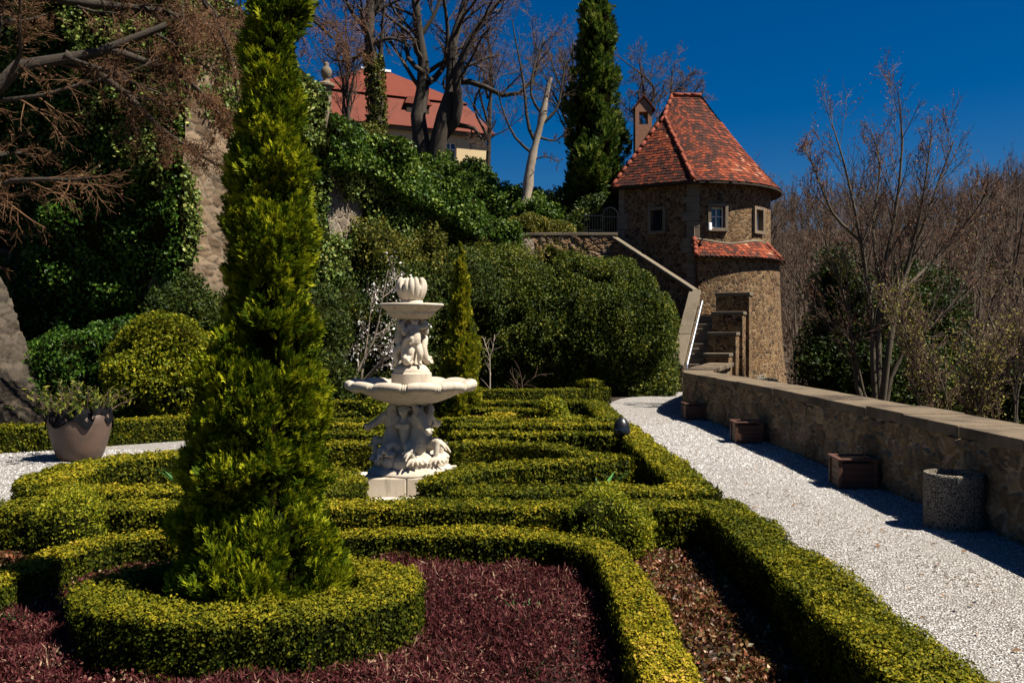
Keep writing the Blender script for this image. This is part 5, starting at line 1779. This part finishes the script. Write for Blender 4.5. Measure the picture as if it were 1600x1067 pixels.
th = rng.uniform(0, 6.28, 1500); zt = rng.uniform(-.3, 3.6, 1500)
Pq = np.c_[.42 * np.cos(th) - zt * .06, .42 * np.sin(th), zt]
V, F = leaves(rng, Pq, unit(np.c_[np.cos(th), np.sin(th), th * 0]), .16, .13, .4, -.3, (-.05, .15))
Geo().add(V, F, 0, rng.random(1500) * .6).build('trunk_ivy', M['olive_shrub'], t_)
# broken pale tree
b = at(822, 318, 42); d = 42
ln = [([at(822, 322, d), at(828, 265, d), at(838, 220, d), at(848, 180, d), at(858, 128, d), at(861, 122, d)], .30, .10)]
ln2 = [([at(838, 225, d), at(825, 195, d), at(818, 130, d), at(805, 60, d), at(800, 30, d)], .10, .02),
       ([at(845, 195, d), at(870, 170, d), at(880, 120, d), at(885, 80, d)], .09, .02),
       ([at(842, 215, d), at(868, 220, d), at(885, 205, d)], .07, .02),
       ([at(830, 250, d), at(855, 245, d), at(875, 255, d)], .05, .015),
       ([at(848, 180, d), at(830, 150, d), at(835, 100, d), at(850, 50, d)], .08, .015),
       ([at(832, 240, d), at(805, 215, d), at(785, 170, d), at(770, 110, d)], .08, .015)]
t_ = bare_tree('broken_tree', 'pale leaning tree with a snapped barkless top beside the conifer', 'bare tree', b, [(rel(b, p), a_, c_) for p, a_, c_ in ln2], lv3[:1] + lv3[2:], 703, bark='bark', twig='twig')
P, Rr, L = limbs([(rel(b, ln[0][0]), .30, .10)], 14)
V, F = tubes(P, Rr * (1 + .12 * R(3).normal(size=Rr.shape)), 12)
Geo().add(V, F).build('snapped_stem', M['bark_pale'], t_, True)
# thin trees behind the tower roof
for k, (px, d, top, lab) in enumerate(((1010, 60, 95, 'bare tree rising behind the tower chimney'), (1055, 62, 110, 'bare tree just left of the tower roof ridge'), (760, 60, 20, 'thin bare tree behind the forked tree on its right'), (540, 58, 20, 'thin bare tree behind the stone finial'), (890, 56, 60, 'thin bare tree behind the tall conifer'))):
    b = at(px, 300, d); h = at(px, top, d)[2] - b[2]
    rng = R(800 + k)
    ln = [([(0, 0, -1), (.2, 0, h * .35), (rng.uniform(-.3, .3), 0, h * .7), (rng.uniform(-.5, .5), 0, h)], .22, .04)]
    ln += [([(.1, 0, h * q), (rng.uniform(-1, 1), rng.uniform(-.6, .6), h * (q + .2)), (rng.uniform(-2, 2), rng.uniform(-1, 1), h * min(1, q + .42))], .10, .03) for q in (.3, .38, .45, .52, .6)]
    bare_tree('bare_tree', lab, 'bare tree', b, ln, lv3, 820 + k)

# rusty drooping tree over the castle wall at top left
b = np.array([-9.9, 15.0, 0.0]); d = 15
ln = [([b + [-.3, 0, -.2], at(-70, 300, 15), at(-40, 170, 15), at(0, 128, 15), at(60, 86, 15.2), at(130, 92, 15.4), at(165, 75, 15.6), at(260, 40, 16)], .30, .06),
      ([at(-30, 150, 15), at(-20, 60, 15), at(20, -60, 15.4), at(120, -160, 16)], .22, .10),
      ([at(0, -20, 15.2), at(130, 5, 16), at(260, 20, 16.5), at(380, 60, 17)], .12, .03),
      ([at(60, -100, 15.6), at(220, -90, 16.4), at(400, -40, 17), at(520, 60, 17.6)], .12, .03),
      ([at(100, 85, 15.3), at(190, 140, 15.8), at(250, 200, 16), at(340, 260, 16.4)], .09, .015),
      ([at(165, 75, 15.6), at(250, 105, 16), at(300, 130, 16.2), at(350, 190, 16.5)], .09, .015),
      ([at(80, -110, 15.6), at(250, -60, 15), at(330, 20, 15), at(370, 120, 15.3)], .09, .02)]
dr = [dict(n=13, t0=.25, ang=40, ratio=.36, up=-.05, wig=.18, K=7, rratio=.45, rmin=.010), dict(n=10, t0=.15, ang=42, ratio=.48, up=-.12, wig=.17, K=5, rratio=.5, rmin=.006), dict(n=8, t0=.1, ang=42, ratio=.55, up=-.12, wig=.16, K=4, rratio=.55, rmin=.0045), dict(n=5, t0=.1, ang=40, ratio=.5, up=-.08, wig=.14, K=3, rratio=.6, rmin=.0035)]
bare_tree('weeping_tree', 'old tree at the left edge with rusty brown drooping twigs over the ivy', 'bare tree', b, [(rel(b, p), a_, c_) for p, a_, c_ in ln], dr, 710, twig='twig_rust', buds=('browntip', 16000, .035, .08))

# budding tree beyond the parapet
b = at(1368, 640, 24); b[2] -= 1.2; d = 24
B0 = at(1375, 690, d)
st_ = [([B0, at(1366, 600, d), at(1362, 480, d), at(1345, 350, d), at(1322, 230, d), at(1300, 150, d)], .11, .015),
       ([B0, at(1372, 560, d), at(1375, 430, d), at(1395, 330, d), at(1410, 200, d), at(1405, 110, d)], .12, .015),
       ([B0, at(1380, 600, d - .3), at(1397, 480, d - .5), at(1405, 440, d), at(1450, 300, d), at(1490, 180, d)], .12, .015),
       ([B0, at(1398, 560, d), at(1450, 500, d), at(1500, 440, d), at(1545, 330, d)], .09, .012),
       ([B0, at(1342, 610, d + .4), at(1325, 470, d + .4), at(1290, 350, d), at(1262, 270, d)], .10, .012),
       ([B0, at(1345, 590, d + .4), at(1330, 520, d), at(1270, 460, d), at(1240, 400, d)], .06, .010),
       ([at(1397, 480, d), at(1420, 380, d), at(1440, 290, d - .6), at(1455, 170, d - .8)], .07, .012),
       ([at(1375, 430, d), at(1365, 330, d + .6), at(1375, 220, d + .8), at(1360, 160, d + 1)], .06, .012),
       ([at(1345, 350, d), at(1300, 300, d - .5), at(1270, 220, d - .6), at(1255, 190, d)], .05, .012),
       ([at(1405, 440, d), at(1470, 370, d + .5), at(1530, 290, d + .5), at(1545, 250, d)], .06, .012)]
bu = [dict(n=19, t0=.3, ang=30, ratio=.28, up=.16, wig=.10, K=6, rratio=.5, rmin=.010), dict(n=8, t0=.2, ang=34, ratio=.52, up=.12, wig=.11, K=5, rratio=.55, rmin=.0065), dict(n=4, t0=.25, ang=35, ratio=.55, up=.1, wig=.1, K=3, rratio=.6, rmin=.005)]
st_ = [([np.r_[p[:2], B0[2] + (p[2] - B0[2]) * .92] for p in q], a_, c_) for q, a_, c_ in st_]
bare_tree('budding_tree', 'many-stemmed budding tree fanning out behind the parapet on the right', 'bare tree', b, [(rel(b, p), a_, c_) for p, a_, c_ in st_], bu, 720, bark='bark_young', twig='twig', buds=('browntip', 4200, .06, .08))
for k, (px, py, d, top, lab, bd) in enumerate(((1460, 650, 22, 430, 'low shrub with yellow green buds behind the parapet', 'bud'), (1535, 660, 20, 480, 'pale thin-stemmed sapling above the parapet near the right edge', 'bud'), (1590, 640, 26, 300, 'budding tree cut by the right edge of the picture', 'bud'))):
    b = at(px, py + 60, d); h = (at(px, top, d)[2] - b[2]) * .85
    rng = R(840 + k)
    ln = [([(0, 0, -.8), (rng.uniform(-.1, .1) * h, 0, h * .3), (rng.uniform(-.3, .3) * h, rng.uniform(-.15, .15) * h, h * rng.uniform(.75, 1))], .010 * h * .5 + .016, .010) for _ in range(4)]
    bare_tree('budding_shrub', lab, 'bare tree', b, ln, bu[:2] + [dict(n=4, t0=.2, ang=35, ratio=.55, up=.08, wig=.12, K=3, rratio=.6, rmin=.006)], 850 + k, bark='bark_young', twig='twig_wood', buds=(bd, 1500, .055, .09))

# white blossom bush left of the fountain
b = np.array([-4.5, 24.75, 0.0])
ln = [([(0, 0, 0), (.15, 0, .8), (.7, 0, 1.9), (.95, -.2, 3.0), (1.1, -.2, 3.75)], .055, .010), ([(0, 0, 0), (-.1, 0, .8), (-.35, 0, 1.7), (-.5, 0, 2.6)], .05, .010),
      ([(.2, 0, 0), (.6, 0, .9), (1.4, -.2, 1.6), (2.0, -.3, 2.0)], .05, .010), ([(.25, 0, 0), (.35, .2, 1.1), (.5, .2, 2.1), (.6, .2, 3.1)], .05, .010),
      ([(.3, 0, .6), (1.0, -.2, 1.4), (1.5, -.3, 2.3), (1.65, -.3, 2.8)], .04, .010), ([(0, 0, .4), (-.4, -.2, .9), (-.8, -.2, 1.5)], .035, .008)]
bw = [dict(n=9, t0=.25, ang=40, ratio=.32, up=.08, wig=.16, K=5, rratio=.5, rmin=.009), dict(n=6, t0=.2, ang=42, ratio=.5, up=.05, wig=.15, K=4, rratio=.55, rmin=.007)]
bare_tree('blossom_bush', 'leafless bush with white blossom left of the fountain top', 'magnolia bush', b, [(p, a_, c_) for p, a_, c_ in ln], bw, 730, bark='bark_pale', twig='twig_pale', buds=('blossom', 900, .07, .10))
b = on(765, 612, 0); b[1] = 27.2; b[0] = -.68
bare_tree('sapling', 'thin pale sapling stem in front of the shrub wall right of the cypress', 'sapling', b, [([(0, 0, 0), (.01, 0, .6), (0, 0, 1.35)], .030, .02), ([(0, 0, 1.3), (-.1, 0, 1.6), (-.2, .1, 1.9)], .018, .008), ([(0, 0, 1.3), (.1, 0, 1.6), (.15, .1, 2.0)], .018, .008)], bw[1:], 731, bark='bark_pale', twig='twig_pale')
bare_tree('dry_shrub', 'small reddish dry shrub with curved twigs beside the thin sapling', 'shrub', (.2, 26.9, 0), [([(0, 0, 0), (-.05, 0, .5), (-.25, 0, .85)], .016, .006), ([(0, 0, 0), (.15, 0, .45), (.55, 0, .75), (.75, 0, .8)], .016, .006), ([(.1, 0, 0), (.1, .1, .6), (.0, .1, 1.0)], .014, .006)], bw[1:], 732, bark='twig', twig='twig')

rng = R(61)
n = 420
yy = 3.5 + rng.random(n) * 20
P = np.c_[2.2 + rng.random(n) ** .7 * (par_x(yy) - 2.3), yy, np.zeros(n)]
P[:, 2] = path_z(P) + .012
V, F = leaves(rng, P, np.tile([0, 0, 1.0], (n, 1)), .045, .026, .7, 0, (0, .004), .2, .5)
tag(Geo().add(V, F, 0, rng.random(n)).build('fallen_leaves', M['litter']), 'scattered dry brown leaves lying on the gravel path', 'leaf litter', kind='stuff')

# the wooded hillside
protos = []
for k in range(5):
    rng = R(900 + k)
    h = rng.uniform(9.5, 13)
    ln = [([(0, 0, -1.5), (rng.uniform(-.2, .2), 0, h * .35), (rng.uniform(-.6, .6), rng.uniform(-.4, .4), h)], .17, .03)]
    for _ in range(6):
        q = rng.uniform(.15, .5); a = rng.uniform(0, 6.28); s_ = rng.uniform(.12, .28) * h
        ln.append(([(0, 0, h * q), (s_ * .5 * math.cos(a), s_ * .5 * math.sin(a), h * (q + .18)), (s_ * math.cos(a), s_ * math.sin(a), h * min(.98, q + .42))], .09, .02))
    fl = [dict(n=8, t0=.2, ang=38, ratio=.34, up=.16, wig=.13, K=5, rratio=.5, rmin=.016), dict(n=7, t0=.15, ang=38, ratio=.5, up=.12, wig=.13, K=4, rratio=.55, rmin=.013), dict(n=5, t0=.1, ang=38, ratio=.52, up=.1, wig=.12, K=3, rratio=.6, rmin=.011)]
    protos.append(bare_tree('woodland_tree', 'bare brown tree on the wooded hillside beyond the parapet', 'bare tree', (0, 0, 0), ln, fl, 910 + k, bark='bark_young', twig='twig_wood', group='bare trees on the wooded hillside', parts=False))
rng = R(950)
spots = []
tries = 0
while len(spots) < 225 and tries < 20000:
    tries += 1
    d = 50 + 90 * rng.random() ** 1.3 if len(spots) < 140 else rng.uniform(95, 165)
    px = rng.uniform(1170, 1690)
    x = (px - 800) / F0 * d
    if d < 58 and px < 1230: continue
    if any((x - a) ** 2 + (d - c) ** 2 < 9 for a, c in spots): continue
    spots.append((x, d))
for i, (x, y) in enumerate(spots):
    o = protos[i] if i < len(protos) else protos[i % len(protos)].copy()
    if i >= len(protos): COL.objects.link(o)
    o.location = (x, y, float(terrain(np.array(x), np.array(y))) - .3)
    s_ = rng.uniform(.75, 1.15) * (.80 if (x / y < .51 and x / y > .29) else .92)
    o.scale = (s_ * rng.uniform(.95, 1.25), s_ * rng.uniform(.95, 1.25), s_)
    o.rotation_euler = (0, 0, rng.uniform(0, 6.28))

# ------------------------------------------------------------------ planters, bin, pot, spotlight
pls = []


def planter():
    root = thing('wooden_planter', 'p', 'planter box', (0, 0, 0), 0, 'wooden planter boxes along the parapet')
    w, h = .50, .36
    for sx in (-1, 1):
        for sy in (-1, 1):
            g = Geo(); box(g, (sx * (w / 2 - .025), sy * (w / 2 - .025), h / 2), (.055, .055, h)); bevel(g.build('corner_post', M['wood'], root), .005)
    for q, (cx, cy, rz) in enumerate(((-(w / 2 - .03), 0, math.pi / 2), (w / 2 - .03, 0, math.pi / 2), (0, -(w / 2 - .03), 0), (0, w / 2 - .03, 0))):
        g = Geo()
        for k in range(4):
            box(g, (cx, cy, .045 + k * .079), (w - .105, .022, .074), rz)
        bevel(g.build('side_panel', M['wood'], root), .004)
    g = Geo()
    for s_ in (-1, 1):
        box(g, (s_ * (w / 2 - .02), 0, h + .0125), (.075, w + .06, .025)); box(g, (0, s_ * (w / 2 - .02), h + .0125), (w - .115, .075, .024))
    bevel(g.build('rim', M['wood'], root), .005)
    g = Geo(); box(g, (0, 0, h * .62), (w - .09, w - .09, .03)); g.build('soil_fill', M['soil'], root)
    return root


pp = planter()
for i, (x, y, rz, lab) in enumerate(((4.53, 11.85, -.10, 'largest looking reddish wooden planter box, next to the round concrete bin'), (4.40, 16.75, -.06, 'middle one of three wooden planter boxes along the parapet'), (4.33, 21.2, -.02, 'farthest wooden planter box near the bend of the parapet'))):
    o = pp if i == 0 else copy_tree(pp)
    o.location = (x - .02, y, 0.0); o.rotation_euler = (0, 0, rz); o['label'] = lab
bn = thing('concrete_bin', 'round exposed aggregate concrete bin against the parapet on the right', 'litter bin', (4.56, 9.25, 0))
g = Geo(); lathe(g, [(0, -.02), (.285, -.02), (.29, .0), (.29, .555), (.283, .57), (.255, .575), (.25, .565), (.25, .12), (0, .12)], 56); g.build('bin_body', M['bin'], bn, False)
g = Geo(); lathe(g, [(0, .40), (.247, .40), (.247, .43), (0, .44)], 40); g.build('bin_liner', M['black_metal'], bn)

pt = thing('terracotta_pot', 'large weathered terracotta pot of leafy plants on the left gravel', 'flower pot', (-6.92, 14.35, 0))
g = Geo(); lathe(g, [(0, 0), (.30, 0), (.33, .03), (.39, .2), (.45, .42), (.475, .58), (.475, .66), (.455, .72), (.43, .745), (.41, .74), (.42, .68), (0, .66)], 64); g.build('pot_body', M['pot'], pt, True)
g = Geo()
a = np.linspace(0, 2 * np.pi, 90, endpoint=False); v = np.linspace(0, 1, 6)
rr2 = R(9); f1 = noise3(60, 4.5); f2 = noise3(61, 14)
A, Vv = np.meshgrid(a, v, indexing='ij')
c_ = np.stack([np.cos(A), np.sin(A), Vv * .3], -1)
hang = np.clip(.95 + .8 * f1(np.stack([np.cos(A), np.sin(A), A * 0], -1)), .15, 1.3)
rad = .40 + .075 * np.clip(Vv * 3, 0, 1) + .014 * f2(c_)
zz = .80 + .03 * np.sin(np.clip(Vv * 3, 0, 1) * 3.1) - np.clip(Vv - .25, 0, 1) * .32 * hang
rad = np.where(zz < .66, np.maximum(rad, .495), rad)
g.add(np.stack([rad * np.cos(A), rad * np.sin(A), zz], -1), gridF(90, 6, True))
g.build('fabric_liner', M['black_cloth'], pt, True)
g = Geo(); lathe(g, [(0, .74), (.42, .74)], 30); g.build('soil_fill', M['soil'], pt)
rng = R(62)
S = rng.normal(size=(110, 3)) * [.22, .22, .05] + [0, 0, .76]
ends = S + np.c_[S[:, :2] * .7 + rng.normal(size=(110, 2)) * .10, rng.uniform(.10, .42, 110)]
mid = (S + ends) / 2 + [0, 0, .04]
V, F = tubes(np.stack([S, mid, ends], 1), np.tile([.006, .005, .003], (110, 1)), 4)
g = Geo().add(V, F, 1)
k_ = rng.integers(0, 110, 1100); t_ = rng.random((1100, 1)) ** .6
Pq = S[k_] * (1 - t_) + ends[k_] * t_ + rng.normal(size=(1100, 3)) * .025
V, F = leaves(rng, Pq, unit(Pq - [0, 0, .7]), .095, .030, .3, .2, (0, .02), .1)
g.add(V, F, 0, np.clip(rng.random(1100) * .9 + .1, 0, 1)).build('pot_plants', [M['tall_hedge'], M['twig']], pt)

sp = thing('garden_spotlight', 'black garden spotlight standing in the hedge corner near the path', 'spotlight', (1.72, 14.85, 0))
sp.location = (1.70, 13.9, 0)
g = Geo(); tube(g, [(0, 0, 0), (0, 0, .40)], .022, 8); lathe(g, [(0, .38), (.07, .38), (.07, .41), (0, .41)], 20); g.build('post', M['black_metal'], sp)
g = Geo(); lathe(g, [(0, .40), (.10, .40), (.125, .46), (.125, .56), (.105, .63), (.06, .69), (.03, .71), (0, .715)], 28); g.build('lamp_housing', M['black_metal'], sp, True)
g = Geo(); lathe(g, [(.127, .47), (.131, .48), (.131, .54), (.127, .55)], 28); g.build('lens', M['glass'], sp, True)
